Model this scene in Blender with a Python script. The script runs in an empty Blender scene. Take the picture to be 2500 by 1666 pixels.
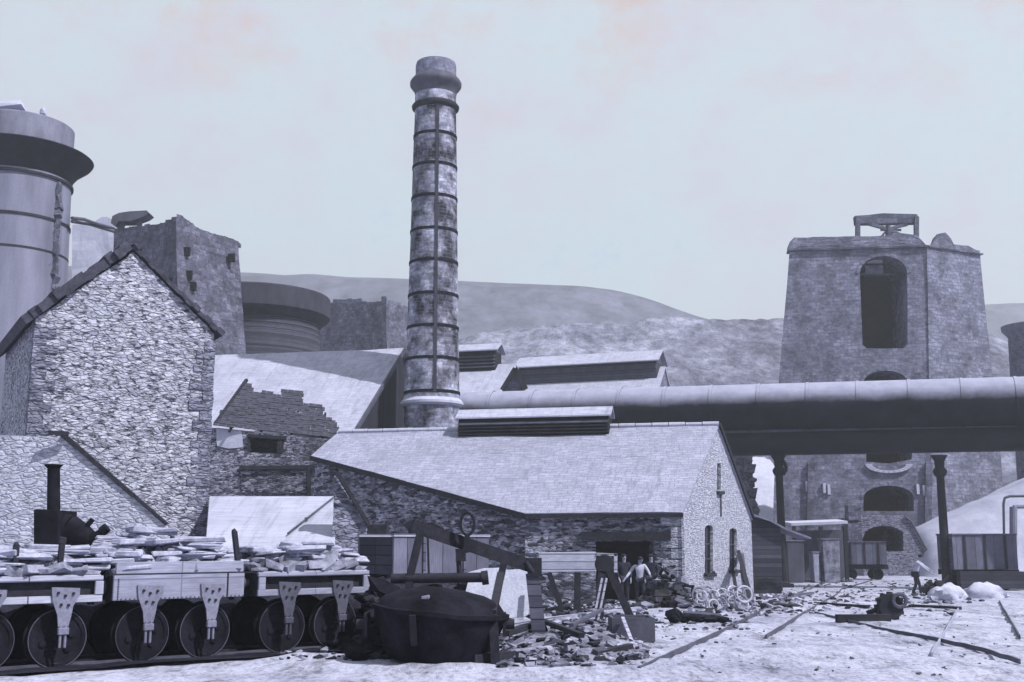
import bpy, bmesh, math, random
from mathutils import Vector, Matrix, noise
from mathutils.geometry import tessellate_polygon
R = math.radians
rng = random.Random(7)
S = bpy.context.scene
C = S.collection

# ------------------------------------------------------------------ camera
F = 2770.0; PITCH = R(10.0); CZ = 1.75
cam = bpy.data.cameras.new('camera'); co = bpy.data.objects.new('camera', cam); C.objects.link(co)
cam.sensor_width = 36; cam.lens = 36*F/2500; cam.clip_start = .1; cam.clip_end = 6000
co.location = (0, 0, CZ); co.rotation_euler = (R(90)+PITCH, 0, 0)
S.camera = co

# ------------------------------------------------------------------ sky, sun, exposure
SUN_EL, SUN_AZ = 50, 60          # azimuth: degrees to the right of straight behind the camera
w = bpy.data.worlds.new('World'); S.world = w; w.use_nodes = True
nt = w.node_tree; nt.nodes.clear()
def N(t, kind, **kw):
    n = t.nodes.new(kind)
    for k, v in kw.items(): setattr(n, k, v)
    return n
out = N(nt, 'ShaderNodeOutputWorld'); sky = N(nt, 'ShaderNodeTexSky'); sky.sky_type = 'NISHITA'
sky.sun_disc = False; sky.sun_elevation = R(SUN_EL); sky.sun_rotation = R(180-SUN_AZ)
b1 = N(nt, 'ShaderNodeBackground'); b1.inputs[1].default_value = .06
nt.links.new(sky.outputs[0], b1.inputs[0])
tc = N(nt, 'ShaderNodeTexCoord')
def wnoise(scale, detail, off, rough=.62):
    mp = N(nt, 'ShaderNodeMapping'); mp.inputs['Location'].default_value = off; mp.inputs['Scale'].default_value = (1, 1, 1.35)
    nt.links.new(tc.outputs['Generated'], mp.inputs[0])
    n = N(nt, 'ShaderNodeTexNoise'); n.inputs['Scale'].default_value = scale; n.inputs['Detail'].default_value = detail
    n.inputs['Roughness'].default_value = rough
    nt.links.new(mp.outputs[0], n.inputs['Vector']); return n
def wramp(node, stops):
    r = N(nt, 'ShaderNodeValToRGB'); e = r.color_ramp.elements
    while len(e) < len(stops): e.new(.5)
    for i, (p, c) in enumerate(stops): e[i].position = p; e[i].color = (*c, 1)
    nt.links.new(node.outputs[0], r.inputs[0]); return r
big = wramp(wnoise(9.0, 12, (2.2, .3, 1.7), .72), [(.33, (.65, .62, .73)), (.43, (.64, .66, .76)), (.52, (.63, .70, .785)), (.64, (.61, .735, .80)), (.74, (.52, .62, .78))])
warm = wramp(wnoise(9.0, 10, (6.1, 3.3, .2), .72), [(.50, (0, 0, 0)), (.68, (.8, .8, .8))])
mixw = N(nt, 'ShaderNodeMixRGB'); nt.links.new(big.outputs[0], mixw.inputs[1]); mixw.inputs[2].default_value = (.72, .50, .42, 1)
# the warm cloud lies high in the sky
sep = N(nt, 'ShaderNodeSeparateXYZ'); nt.links.new(tc.outputs['Generated'], sep.inputs[0])
mr = N(nt, 'ShaderNodeMapRange'); mr.inputs[1].default_value = .33; mr.inputs[2].default_value = .45
nt.links.new(sep.outputs[2], mr.inputs[0])
mul = N(nt, 'ShaderNodeMath', operation='MULTIPLY'); nt.links.new(warm.outputs[0], mul.inputs[0]); nt.links.new(mr.outputs[0], mul.inputs[1])
nt.links.new(mul.outputs[0], mixw.inputs[0])
b2 = N(nt, 'ShaderNodeBackground'); b2.inputs[1].default_value = .70
nt.links.new(mixw.outputs[0], b2.inputs[0])
mx = N(nt, 'ShaderNodeMixShader'); mx.inputs[0].default_value = .92
nt.links.new(b1.outputs[0], mx.inputs[1]); nt.links.new(b2.outputs[0], mx.inputs[2]); nt.links.new(mx.outputs[0], out.inputs[0])

sd = bpy.data.lights.new('sun', 'SUN'); sd.energy = 4.3; sd.angle = R(.6); sd.color = (1, .98, .965)
so = bpy.data.objects.new('sun', sd); C.objects.link(so)
sv = Vector((math.sin(R(SUN_AZ))*math.cos(R(SUN_EL)), -math.cos(R(SUN_AZ))*math.cos(R(SUN_EL)), math.sin(R(SUN_EL))))
so.rotation_euler = sv.to_track_quat('Z', 'Y').to_euler(); so.location = sv*60
S.view_settings.view_transform = 'Standard'; S.view_settings.look = 'None'; S.view_settings.gamma = 1
S.view_settings.exposure = .62
S.render.engine = 'CYCLES'

# ------------------------------------------------------------------ photograph pixel -> place
cs, sn = math.cos(PITCH), math.sin(PITCH)
def ray(x, y):
    u, v = (x-1250)/F, (833-y)/F
    return Vector((u, cs-v*sn, sn+v*cs))
ORG = Vector((0, 0, CZ))
def P(x, y, Y):
    d = ray(x, y); return ORG+d*(Y/d.y)
def Ppl(x, y, p0, n):
    d = ray(x, y); return ORG+d*((p0-ORG).dot(n)/d.dot(n))
def smooth(a, b, x):
    t = max(0, min(1, (x-a)/(b-a))); return t*t*(3-2*t)
GP = [(19, 0), (32, -.2), (42, -.42), (54, -.72), (62, -.75), (74, -.62), (90, -.6)]
def gz(x, y):
    if y <= GP[0][0]: return GP[0][1]
    for (a, ha), (b, hb) in zip(GP, GP[1:]):
        if y <= b: return ha+(hb-ha)*(y-a)/(b-a)
    return GP[-1][1]
def G(x, y):
    z = 0
    for _ in range(30):
        d = ray(x, y); t = (z-CZ)/d.z; p = ORG+d*t; z = .5*z+.5*gz(p.x, p.y)
    return p
def gfull(x, y):
    z = gz(x, y)
    if 10 < y < 62: z += noise.noise(V_((x*.45, y*.45, 0)))*.07+noise.fractal(V_((x*1.6, y*1.6, 3)), 1, 2, 4)*.05
    return z
V_ = Vector
def onground(p): return Vector((p.x, p.y, gz(p.x, p.y)))

# ------------------------------------------------------------------ materials
MATS = {}
def tint(v, k=None):
    k = k if k is not None else (1.55-.33*min(1, v/.5))
    return (v*.965, v*.99, min(1, v*k), 1)
class MT:
    def __init__(s, name, rough=.85, spec=.25):
        s.m = bpy.data.materials.new(name); s.m.use_nodes = True; s.t = s.m.node_tree
        s.b = s.t.nodes['Principled BSDF']; s.b.inputs['Roughness'].default_value = rough
        s.b.inputs['Specular IOR Level'].default_value = spec
        s.tc = s.t.nodes.new('ShaderNodeTexCoord'); MATS[name] = s.m
    def co(s, scale=(1, 1, 1), src='Object', loc=(0, 0, 0)):
        mp = s.t.nodes.new('ShaderNodeMapping'); mp.inputs['Scale'].default_value = scale; mp.inputs['Location'].default_value = loc
        s.t.links.new(s.tc.outputs[src], mp.inputs[0]); return mp.outputs[0]
    def noise(s, vec, scale, detail=6, rough=.6):
        n = s.t.nodes.new('ShaderNodeTexNoise'); n.inputs['Scale'].default_value = scale; n.inputs['Detail'].default_value = detail
        n.inputs['Roughness'].default_value = rough; s.t.links.new(vec, n.inputs['Vector']); return n.outputs[0]
    def voro(s, vec, scale, feature='F1', out='Distance', rand=1):
        n = s.t.nodes.new('ShaderNodeTexVoronoi'); n.feature = feature; n.inputs['Scale'].default_value = scale
        n.inputs['Randomness'].default_value = rand; s.t.links.new(vec, n.inputs['Vector']); return n.outputs[out]
    def ramp(s, val, stops):
        r = s.t.nodes.new('ShaderNodeValToRGB'); e = r.color_ramp.elements
        while len(e) < len(stops): e.new(.5)
        for i, (p, c) in enumerate(stops):
            e[i].position = p; e[i].color = c if isinstance(c, tuple) else tint(c)
        s.t.links.new(val, r.inputs[0]); return r.outputs[0]
    def grey(s, val, stops): return s.ramp(val, [(p, (c, c, c, 1)) for p, c in stops])
    def mix(s, f, a, b, mode='MIX'):
        n = s.t.nodes.new('ShaderNodeMixRGB'); n.blend_type = mode
        for i, x in ((0, f), (1, a), (2, b)):
            if isinstance(x, (int, float)) : n.inputs[i].default_value = x if i == 0 else tint(x)
            elif isinstance(x, tuple): n.inputs[i].default_value = x
            else: s.t.links.new(x, n.inputs[i])
        return n.outputs[0]
    def math(s, op, a, b):
        n = s.t.nodes.new('ShaderNodeMath'); n.operation = op
        for i, x in ((0, a), (1, b)):
            if isinstance(x, (int, float)): n.inputs[i].default_value = x
            else: s.t.links.new(x, n.inputs[i])
        return n.outputs[0]
    def brick(s, vec, bw, bh, mortar=.01, off=.5):
        n = s.t.nodes.new('ShaderNodeTexBrick'); n.inputs['Scale'].default_value = 1; n.inputs['Brick Width'].default_value = bw
        n.inputs['Row Height'].default_value = bh; n.inputs['Mortar Size'].default_value = mortar; n.inputs['Mortar Smooth'].default_value = .3
        n.inputs['Color1'].default_value = (0, 0, 0, 1); n.inputs['Color2'].default_value = (1, 1, 1, 1); n.inputs['Mortar'].default_value = (.5, .5, .5, 1)
        n.offset = off; s.t.links.new(vec, n.inputs['Vector']); return n.outputs[0], n.outputs[1]
    def bump(s, val, strength=.5, dist=.03):
        n = s.t.nodes.new('ShaderNodeBump'); n.inputs['Strength'].default_value = strength; n.inputs['Distance'].default_value = dist
        s.t.links.new(val, n.inputs['Height']); s.t.links.new(n.outputs[0], s.b.inputs['Normal'])
    def col(s, c):
        if isinstance(c, (int, float)): s.b.inputs['Base Color'].default_value = tint(c)
        else: s.t.links.new(c, s.b.inputs['Base Color'])
        return s.m

def m_rubble(name, lo, mid, hi, gap, size=2.6, dark_patch=.0, gapw=.06, warp=.25):
    "random rubble masonry: flat stones in rough courses, open dark joints"
    s = MT(name, .95, .1)
    v = s.co((1, 1, 2.5)); wn = s.t.nodes.new('ShaderNodeTexNoise'); wn.inputs['Scale'].default_value = 3.0; wn.inputs['Detail'].default_value = 4; s.t.links.new(v, wn.inputs['Vector'])
    va = s.t.nodes.new('ShaderNodeVectorMath'); va.operation = 'MULTIPLY_ADD'; va.inputs[1].default_value = (warp,)*3
    s.t.links.new(wn.outputs[1], va.inputs[0]); s.t.links.new(v, va.inputs[2]); vec = va.outputs[0]
    cell = s.voro(vec, size, 'F1', 'Color'); edge = s.voro(vec, size, 'DISTANCE_TO_EDGE', 'Distance')
    sp = s.t.nodes.new('ShaderNodeSeparateColor'); s.t.links.new(cell, sp.inputs[0])
    base = s.ramp(sp.outputs[0], [(0, lo), (.18, mid), (.75, hi), (1, hi*1.05)])
    blot = s.grey(s.noise(s.co((1, 1, 2.2), loc=(3, 1, 2)), 4.2, 8, .72), [(.34, .22), (.5, .86), (.68, 1.15)])   # weathered faces
    base = s.mix(.8, base, blot, 'MULTIPLY')
    grain = s.grey(s.noise(s.co(), 18, 6, .7), [(.25, .6), (.7, 1.14)])
    base = s.mix(1, base, grain, 'MULTIPLY')
    big = s.noise(s.co((1, 1, 1.9), loc=(7, 7, 1)), 2.3, 6, .7)
    gp = s.grey(big, [(.40, .0), (.60, 1.0)])                          # where the pointing has fallen out
    gm = s.grey(edge, [(0, 1), (gapw, .8), (gapw*2.4, 0)])
    hol = s.grey(s.noise(s.co((1, 1, 3.0), loc=(1, 8, 4)), size*.95, 5, .66), [(.36, 1), (.42, .9), (.49, 0)])      # deep hollows between flat stones
    wide = s.grey(edge, [(0, 1), (.16, .9), (.34, .25)])
    f = s.math('MAXIMUM', s.math('MULTIPLY', s.math('MULTIPLY', gm, gp), .3), s.math('MULTIPLY', hol, wide))
    c = s.mix(f, base, gap)
    if dark_patch:
        pm = s.grey(s.noise(s.co((1, 1, 1.3), loc=(5, 2, 9)), .55, 6), [(.45, 0), (.6, dark_patch)])
        c = s.mix(pm, c, lo*.45)
    s.bump(s.math('SUBTRACT', s.grey(edge, [(0, 0), (.16, 1)]), s.math('MULTIPLY', s.noise(s.co(), 9, 4), .7)), .8, .05)
    return s.col(c)
def m_mottle(name, lo, hi, scale=1.2, rough=.9, spec=.15, streak=(1, 1, 1), fine=.25, bump=.2):
    s = MT(name, rough, spec)
    a = s.ramp(s.noise(s.co(streak), scale, 8, .65), [(.32, lo), (.68, hi)])
    g = s.grey(s.noise(s.co(), 22, 4), [(.3, 1-fine), (.7, 1+fine*.4)])
    s.bump(s.noise(s.co(), 12, 5), bump, .02)
    return s.col(s.mix(1, a, g, 'MULTIPLY'))
def m_slate(name, lo, hi, bw=.38, bh=.24, joint=.55, patch=.2, mortar=.012):
    s = MT(name, .7, .25)
    c, f = s.brick(s.co(src='UV'), bw, bh, mortar)
    base = s.ramp(c, [(0, lo), (1, hi)])
    pt = s.grey(s.noise(s.co((1, 1, 1)), .55, 7, .65), [(.3, 1-patch), (.7, 1+patch*.4)])
    gr = s.grey(s.noise(s.co(src='UV', scale=(.5, 6, 1)), 2.2, 7, .7), [(.32, .72), (.5, .98), (.7, 1.08)])
    sl = s.grey(s.noise(s.co(src='UV', scale=(2.4, .25, 1), loc=(4, 9, 0)), 1.3, 7, .75), [(.34, .72), (.5, 1.0)])   # rain streaks
    gr = s.mix(1, gr, sl, 'MULTIPLY')
    base = s.mix(1, s.mix(1, base, pt, 'MULTIPLY'), gr, 'MULTIPLY')
    s.bump(s.math('SUBTRACT', s.math('MULTIPLY', c, .4), f), .5, .02)
    return s.col(s.mix(f, base, lo*joint))
def m_plank(name, lo, hi, w=.18, vertical=False, joint=.25, mort=.012):
    s = MT(name, .9, .15)
    c, f = s.brick(s.co(src='UV', scale=(1, 1, 1)), 40 if not vertical else w, w if not vertical else 40, mort, 0)
    base = s.ramp(c, [(0, lo), (1, hi)])
    gr = s.grey(s.noise(s.co(src='UV', scale=(14, 1.2, 1) if vertical else (1.2, 14, 1)), 2.5, 6), [(.3, .7), (.7, 1.12)])
    st = s.grey(s.noise(s.co(), 1.5, 6), [(.3, .75), (.7, 1.1)])
    base = s.mix(1, s.mix(1, base, gr, 'MULTIPLY'), st, 'MULTIPLY')
    s.bump(s.math('SUBTRACT', 1, f), .5, .015)
    return s.col(s.mix(f, base, lo*joint))
def m_brickwork(name, lo, hi, mort, bw=.45, bh=.16, patch=.35, msize=.012, dirt=(.38, .66)):
    s = MT(name, .95, .1)
    c, f = s.brick(s.co(src='UV'), bw, bh, msize)
    base = s.ramp(c, [(0, lo), (1, hi)])
    pt = s.grey(s.noise(s.co((1, 1, .8)), .7, 8, .68), [(dirt[0], 1-patch), (dirt[1], 1.15)])
    gr = s.grey(s.noise(s.co((1, 1, 1.5)), 3.2, 9, .8), [(.35, .38), (.51, .95), (.66, 1.45)])
    base = s.mix(1, s.mix(1, base, pt, 'MULTIPLY'), gr, 'MULTIPLY')
    s.bump(s.math('SUBTRACT', s.noise(s.co(), 7, 5), f), .5, .03)
    return s.col(s.mix(f, base, mort))

M = {}
M['house'] = m_rubble('pale_rubble_stone', .31, .43, .53, .045, 4.2, 0, .07)
M['cottage'] = m_rubble('mixed_rubble_stone', .05, .15, .38, .02, 4.2, .55, .08)
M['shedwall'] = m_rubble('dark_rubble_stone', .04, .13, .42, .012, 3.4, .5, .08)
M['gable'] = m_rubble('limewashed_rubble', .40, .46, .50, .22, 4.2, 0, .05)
M['limewall'] = m_rubble('limewashed_rough_stone', .46, .49, .52, .38, 3.8, 0, .04)
M['gablegrey'] = m_rubble('grey_rubble', .12, .2, .28, .06, 4.0, 0, .06)
M['furnace'] = m_brickwork('sooty_furnace_masonry', .085, .16, .05, .85, .42, .5, .02)
M['furnace_pale'] = m_brickwork('pale_furnace_masonry', .15, .19, .13, .9, .42, .4)
M['tower'] = m_brickwork('furnace_tower_masonry', .14, .225, .10, .55, .28, .45, .018)
M['arch'] = m_brickwork('sooty_recess_shade', .008, .014, .006, .5, .2, .3)  # sooty brick, painted near-black for the unlit depth of openings
M['chimney'] = m_brickwork('chimney_brick', .20, .40, .15, .5, .19, .92, .008, (.40, .60))
M['iron'] = m_mottle('black_iron', .008, .024, 2.0, .7, .2)
M['soot'] = m_mottle('sooted_iron', .004, .018, 2.6, .95, .04)
M['iron_dark'] = m_mottle('dark_iron_plate', .02, .05, 1.2, .8, .15, (1, 1, .4))
M['cinder'] = m_mottle('black_cinder', .008, .03, 2.2, .98, .03, (1, 1, 1), .4, .6)
M['iron_mid'] = m_mottle('weathered_iron', .035, .085, 1.6, .7, .3, (1, 1, .4))
M['iron_pale'] = m_mottle('pale_iron_plate', .1, .2, 1.6, .7, .3, (1, 1, .4))
M['pipe'] = m_mottle('tarred_pipe_plate', .009, .022, .9, .75, .2)
s = MT('pipe_painted_toplight', .85, .12)
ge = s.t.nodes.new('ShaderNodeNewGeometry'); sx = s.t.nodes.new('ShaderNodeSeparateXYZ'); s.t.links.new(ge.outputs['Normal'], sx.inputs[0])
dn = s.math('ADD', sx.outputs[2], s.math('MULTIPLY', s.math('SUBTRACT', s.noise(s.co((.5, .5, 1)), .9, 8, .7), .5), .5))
df = s.grey(dn, [(.06, 0), (.42, .75), (.62, 1)])  # colour goes pale where normals face up: painted lit top, shaded underside
M['pipe_toplight'] = s.col(s.mix(df, s.ramp(s.noise(s.co(), .9, 6), [(.3, .009), (.7, .022)]), s.ramp(s.noise(s.co(), 1.1, 7, .7), [(.3, .24), (.7, .34)])))
M['pipetop'] = m_mottle('lit_pipe_plate', .26, .36, .9, .85, .15)  # even pale plate painted for the lit pipe top
M['stove'] = m_mottle('stove_shell_plate', .10, .2, .5, .7, .25, (1.6, 1.6, .25))
M['slate'] = m_slate('pale_slate', .27, .34, .42, .19, .62, .2, .012)
M['sheet'] = m_slate('pale_sheet_roof', .36, .41, 1.2, .9, .85, .15, .006)
M['whiteroof'] = m_slate('limewashed_slate', .34, .40, .5, .3, .72, .18, .010)
M['oldslate'] = m_mottle('dark_broken_slate', .018, .07, 5, .8, .2)
M['wood'] = m_mottle('tarred_timber', .01, .03, 2.5, .85, .2, (3, 3, 3))
M['wood_mid'] = m_plank('grey_planks', .07, .13, .2)
M['wood_vert'] = m_plank('grey_upright_planks', .10, .17, .5, True)
M['wood_pale'] = m_plank('bleached_planks', .30, .42, .2)
M['boarding'] = m_plank('dark_boarding', .02, .035, .25, True)
M['hutboard'] = m_plank('dark_weatherboard', .03, .075, .22)
M['louvre'] = m_plank('black_louvre', .012, .02, .2)
M['wagon_side'] = m_plank('pale_wagon_plate', .25, .31, .6, False, .6)
M['wagon_dark'] = m_plank('dark_wagon_plank', .03, .05, .22)
M['bankwall'] = m_plank('limewashed_boards', .44, .5, .28, False, .55, .008)
M['ash'] = m_mottle('pale_ash', .3, .42, .8, .95, .05, (1, 1, 1), .3, .5)
M['slab'] = m_mottle('pale_stone_slab', .2, .40, 5.0, .9, .1)
M['debris'] = m_mottle('mixed_debris', .03, .32, 2.6, .95, .1)
M['sack'] = m_mottle('pale_canvas', .38, .48, 2, .95, .05)
M['skin'] = m_mottle('skin', .22, .28, 4, .6, .2)
M['shirt'] = m_mottle('white_shirt', .3, .46, 4, .9, .05)
M['cloth'] = m_mottle('dark_wool', .02, .045, 5, .95, .05)
M['hair'] = m_mottle('dark_hair', .012, .022, 8, .7, .2)
M['limestone'] = m_mottle('pale_plaster', .34, .46, 1.5, .9, .1)
# ground: pale trampled ash with darker cinder drifts
s = MT('yard_ash', .95, .05)
a = s.ramp(s.noise(s.co((1, 1, 1)), .23, 9, .66), [(.34, .27), (.5, .38), (.66, .44)])
b = s.grey(s.noise(s.co((1, .3, 1), loc=(9, 3, 0)), 1.7, 10, .8), [(.36, .30), (.46, .85), (.58, 1.08)])
d = s.grey(s.noise(s.co((1, .5, 1)), 11, 8, .8), [(.36, .5), (.52, 1.0), (.7, 1.12)])
s.bump(s.noise(s.co(), 3, 8, .7), .6, .12)
M['ground'] = s.col(s.mix(1, s.mix(1, a, b, 'MULTIPLY'), d, 'MULTIPLY'))
s = MT('moor', .95, .05)
a = s.ramp(s.noise(s.co((1, 1, 2)), .012, 10, .65), [(.35, .065), (.65, .13)])
b = s.grey(s.noise(s.co((1, .5, 1)), .12, 10, .78), [(.36, .5), (.64, 1.25)])
M['moor'] = s.col(s.mix(1, a, b, 'MULTIPLY'))
s = MT('spoil', .95, .05)
a = s.ramp(s.noise(s.co((1, .35, 1.2)), .06, 11, .74), [(.38, .06), (.5, .16), (.63, .32)])
b = s.grey(s.noise(s.co((1, .5, 1)), .55, 9, .75), [(.34, .4), (.64, 1.3)])
s.bump(s.noise(s.co((1, .5, 1)), .3, 9, .75), .9, 1.4)
M['spoil'] = s.col(s.mix(1, a, b, 'MULTIPLY'))

# ------------------------------------------------------------------ mesh building
class MB:
    def __init__(s): s.bm = bmesh.new(); s.mi = 0
    def face(s, pts):
        vs = [s.bm.verts.new(Vector(p)) for p in pts]
        try: f = s.bm.faces.new(vs); f.material_index = s.mi; return f
        except ValueError: return None
    def hexa(s, a, b):
        "a, b: matching rings of points, joined and capped"
        va = [s.bm.verts.new(Vector(p)) for p in a]; vb = [s.bm.verts.new(Vector(p)) for p in b]; n = len(va); fs = []
        for i in range(n): fs.append(s.bm.faces.new((va[i], va[(i+1) % n], vb[(i+1) % n], vb[i])))
        fs.append(s.bm.faces.new(list(reversed(va)))); fs.append(s.bm.faces.new(vb))
        for f in fs: f.material_index = s.mi
        return s
    def slab(s, pts, th):
        pts = [Vector(p) for p in pts]; return s.hexa(pts, [p+Vector(th) for p in pts])
    def obox(s, o, ax, ay, az):
        o, ax, ay, az = map(Vector, (o, ax, ay, az)); r = [o, o+ax, o+ax+ay, o+ay]; return s.hexa(r, [p+az for p in r])
    def box(s, c, sz, rot=None):
        c = Vector(c); m = rot or Matrix.Identity(3)
        ax, ay, az = m @ Vector((sz[0], 0, 0)), m @ Vector((0, sz[1], 0)), m @ Vector((0, 0, sz[2]))
        return s.obox(c-(ax+ay+az)/2, ax, ay, az)
    def beam(s, p, q, wdt, hgt=None):
        p, q = Vector(p), Vector(q); d = (q-p).normalized(); up = Vector((0, 0, 1)) if abs(d.z) < .95 else Vector((0, 1, 0))
        sd_ = d.cross(up).normalized(); u2 = sd_.cross(d); hgt = hgt or wdt
        return s.obox(p-sd_*wdt/2-u2*hgt/2, sd_*wdt, u2*hgt, q-p)
    def tube(s, p, q, r, seg=12, r2=None):
        p, q = Vector(p), Vector(q); d = (q-p).normalized(); up = Vector((0, 0, 1)) if abs(d.z) < .95 else Vector((0, 1, 0))
        a = d.cross(up).normalized(); b = d.cross(a); r2 = r if r2 is None else r2
        rg = lambda c, rr: [c+(a*math.cos(t)+b*math.sin(t))*rr for t in [2*math.pi*i/seg for i in range(seg)]]
        return s.hexa(rg(p, r), rg(q, r2))
    def path(s, pts, r, seg=8):
        for i in range(len(pts)-1): s.tube(pts[i], pts[i+1], r, seg)
        return s
    def lathe(s, prof, c, seg=48, axis='Z', cap=True):
        c = Vector(c); rings = []
        for r, z in prof:
            ring = []
            for i in range(seg):
                t = 2*math.pi*i/seg
                if axis == 'Z': p = Vector((r*math.cos(t), r*math.sin(t), z))
                elif axis == 'Y': p = Vector((r*math.cos(t), z, r*math.sin(t)))
                else: p = Vector((z, r*math.cos(t), r*math.sin(t)))
                ring.append(s.bm.verts.new(c+p))
            rings.append(ring)
        for a, b in zip(rings, rings[1:]):
            for i in range(seg):
                f = s.bm.faces.new((a[i], a[(i+1) % seg], b[(i+1) % seg], b[i])); f.material_index = s.mi
        if cap:
            for rr in (rings[0], rings[-1]):
                f = s.bm.faces.new(rr); f.material_index = s.mi
        return s
    def torus(s, c, Rr, r, normal, seg=20, sub=6):
        n = Vector(normal).normalized(); a = n.orthogonal().normalized(); b = n.cross(a); c = Vector(c); rings = []
        for i in range(seg):
            t = 2*math.pi*i/seg; d = a*math.cos(t)+b*math.sin(t)
            rings.append([s.bm.verts.new(c+d*(Rr+r*math.cos(q))+n*r*math.sin(q)) for q in [2*math.pi*j/sub for j in range(sub)]])
        for i in range(seg):
            A, B = rings[i], rings[(i+1) % seg]
            for j in range(sub):
                f = s.bm.faces.new((A[j], A[(j+1) % sub], B[(j+1) % sub], B[j])); f.material_index = s.mi
        return s
    def rock(s, c, sx, sy, sz, rz=0, rn=rng, sub=1):
        m = Matrix.Rotation(rz, 3, 'Z')
        if sub == 1 and rn.random() < .6:                # split angular lumps
            m = m @ Matrix.Rotation(rn.uniform(-.5, .5), 3, 'X') @ Matrix.Rotation(rn.uniform(-.4, .4), 3, 'Y')
            r = bmesh.ops.create_cube(s.bm, size=.86)
        else: r = bmesh.ops.create_icosphere(s.bm, subdivisions=sub, radius=.5)
        for v in r['verts']:
            k = 1+rn.uniform(-.28, .22); p = Vector((v.co.x*sx*k, v.co.y*sy*k, v.co.z*sz*(1+rn.uniform(-.2, .2)))); v.co = m @ p+Vector(c)
        for f in {f for v in r['verts'] for f in v.link_faces}: f.material_index = s.mi
        return s
    def holed(s, outer, holes, inward, to3d):
        "a wall face with openings: outer and holes are 2-D loops, to3d lifts them; reveals run along inward"
        loops = [[Vector((p[0], p[1], 0)) for p in L] for L in [outer]+holes]
        flat = [p for L in loops for p in L]; tri = tessellate_polygon(loops)
        vs = [s.bm.verts.new(to3d(p.x, p.y)) for p in flat]
        for t in tri:
            try: f = s.bm.faces.new([vs[i] for i in t]); f.material_index = s.mi
            except ValueError: pass
        k = len(outer)
        for L in holes:
            n = len(L); fr = vs[k:k+n]; bk = [s.bm.verts.new(v.co+Vector(inward)) for v in fr]
            for i in range(n):
                f = s.bm.faces.new((fr[i], fr[(i+1) % n], bk[(i+1) % n], bk[i])); f.material_index = s.mi
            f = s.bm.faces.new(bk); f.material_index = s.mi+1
            k += n
        return s
    def rough(s, cell=.35, amp=.04, freq=1.7):
        "cut long edges down and push the surface about, for rough masonry and earth"
        for _ in range(8):
            es = [e for e in s.bm.edges if e.calc_length() > cell]
            if not es or len(s.bm.edges) > 60000: break
            bmesh.ops.triangulate(s.bm, faces=[f for f in s.bm.faces if len(f.verts) > 4])
            es = [e for e in s.bm.edges if e.calc_length() > cell]
            bmesh.ops.subdivide_edges(s.bm, edges=es, cuts=1, use_grid_fill=True)
        for v in s.bm.verts:
            v.co += noise.noise_vector(v.co*freq)*amp+noise.noise_vector(v.co*freq*3.1)*amp*.5
        return s
def uvs(bm, cyl=None):
    L = bm.loops.layers.uv.verify()
    for f in bm.faces:
        if cyl:
            for l in f.loops:
                p = l.vert.co; c = f.calc_center_median(); a0 = math.atan2(c.y-cyl[1], c.x-cyl[0]); a = math.atan2(p.y-cyl[1], p.x-cyl[0])
                if a-a0 > math.pi: a -= 2*math.pi
                if a-a0 < -math.pi: a += 2*math.pi
                l[L].uv = (a*cyl[2], p.z)
            continue
        n = f.normal
        u = Vector((0, 0, 1)).cross(n)
        u = u.normalized() if u.length > 1e-3 else Vector((1, 0, 0))
        v = n.cross(u)
        for l in f.loops: l[L].uv = (l.vert.co.dot(u), l.vert.co.dot(v))
W = {}
def obj(name, mb, m, parent=None, smooth_=False, cyl=None, local=False, loc=None, bevel=0, angle=35):
    bm = mb.bm
    if bevel: 
        bmesh.ops.bevel(bm, geom=list(bm.edges), offset=bevel, segments=1, affect='EDGES', clamp_overlap=True)
    bmesh.ops.recalc_face_normals(bm, faces=bm.faces); bm.normal_update(); uvs(bm, cyl)
    me = bpy.data.meshes.new(name); bm.to_mesh(me); bm.free()
    for x in (m if isinstance(m, (list, tuple)) else [m]): me.materials.append(x)
    o = bpy.data.objects.new(name, me); C.objects.link(o)
    if smooth_:
        for p in me.polygons: p.use_smooth = True
        me.set_sharp_from_angle(angle=R(angle))
    if parent:
        o.parent = parent; wm = W[parent]
        if not local: me.transform(wm.inverted())
        W[o] = wm
    else:
        if not local:
            xs = [v.co for v in me.vertices]
            c = Vector(loc) if loc is not None else Vector((sum(v.x for v in xs)/len(xs), sum(v.y for v in xs)/len(xs), min(v.z for v in xs)))
            me.transform(Matrix.Translation(-c)); o.location = c; W[o] = Matrix.Translation(c)
        else: W[o] = Matrix.Identity(4)
    return o
def tag(o, label, cat, group=None):
    o['label'] = label; o['category'] = cat
    if group: o['group'] = group
    return o
def thing(name, label, cat, loc=(0, 0, 0), rotz=0, group=None):
    o = bpy.data.objects.new(name, None); C.objects.link(o); o.location = loc; o.rotation_euler = (0, 0, rotz); o.empty_display_size = .3
    W[o] = Matrix.Translation(Vector(loc)) @ Matrix.Rotation(rotz, 4, 'Z'); return tag(o, label, cat, group)
def struct(o): o['kind'] = 'structure'; return o
def stuff(o, label=None, cat=None):
    o['kind'] = 'stuff'
    if label: tag(o, label, cat)
    return o
def dup(root, loc, rotz, label=None):
    r = root.copy(); C.objects.link(r); r.location = loc; r.rotation_euler = (0, 0, rotz)
    if label: r['label'] = label
    for ch in list(root.children):
        c = ch.copy(); C.objects.link(c); c.parent = r
        for g_ in list(ch.children):
            d_ = g_.copy(); C.objects.link(d_); d_.parent = c
    return r
V = Vector
def arch(x0, x1, ytop, ybot, n=10, spring=None):
    "pixel loop of an arched opening"
    spring = spring if spring is not None else ytop+(x1-x0)/2
    cx, rx, ry = (x0+x1)/2, (x1-x0)/2, spring-ytop
    return [(x0, ybot)]+[(cx-rx*math.cos(math.pi*i/n), spring-ry*math.sin(math.pi*i/n)) for i in range(n+1)]+[(x1, ybot)]

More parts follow.
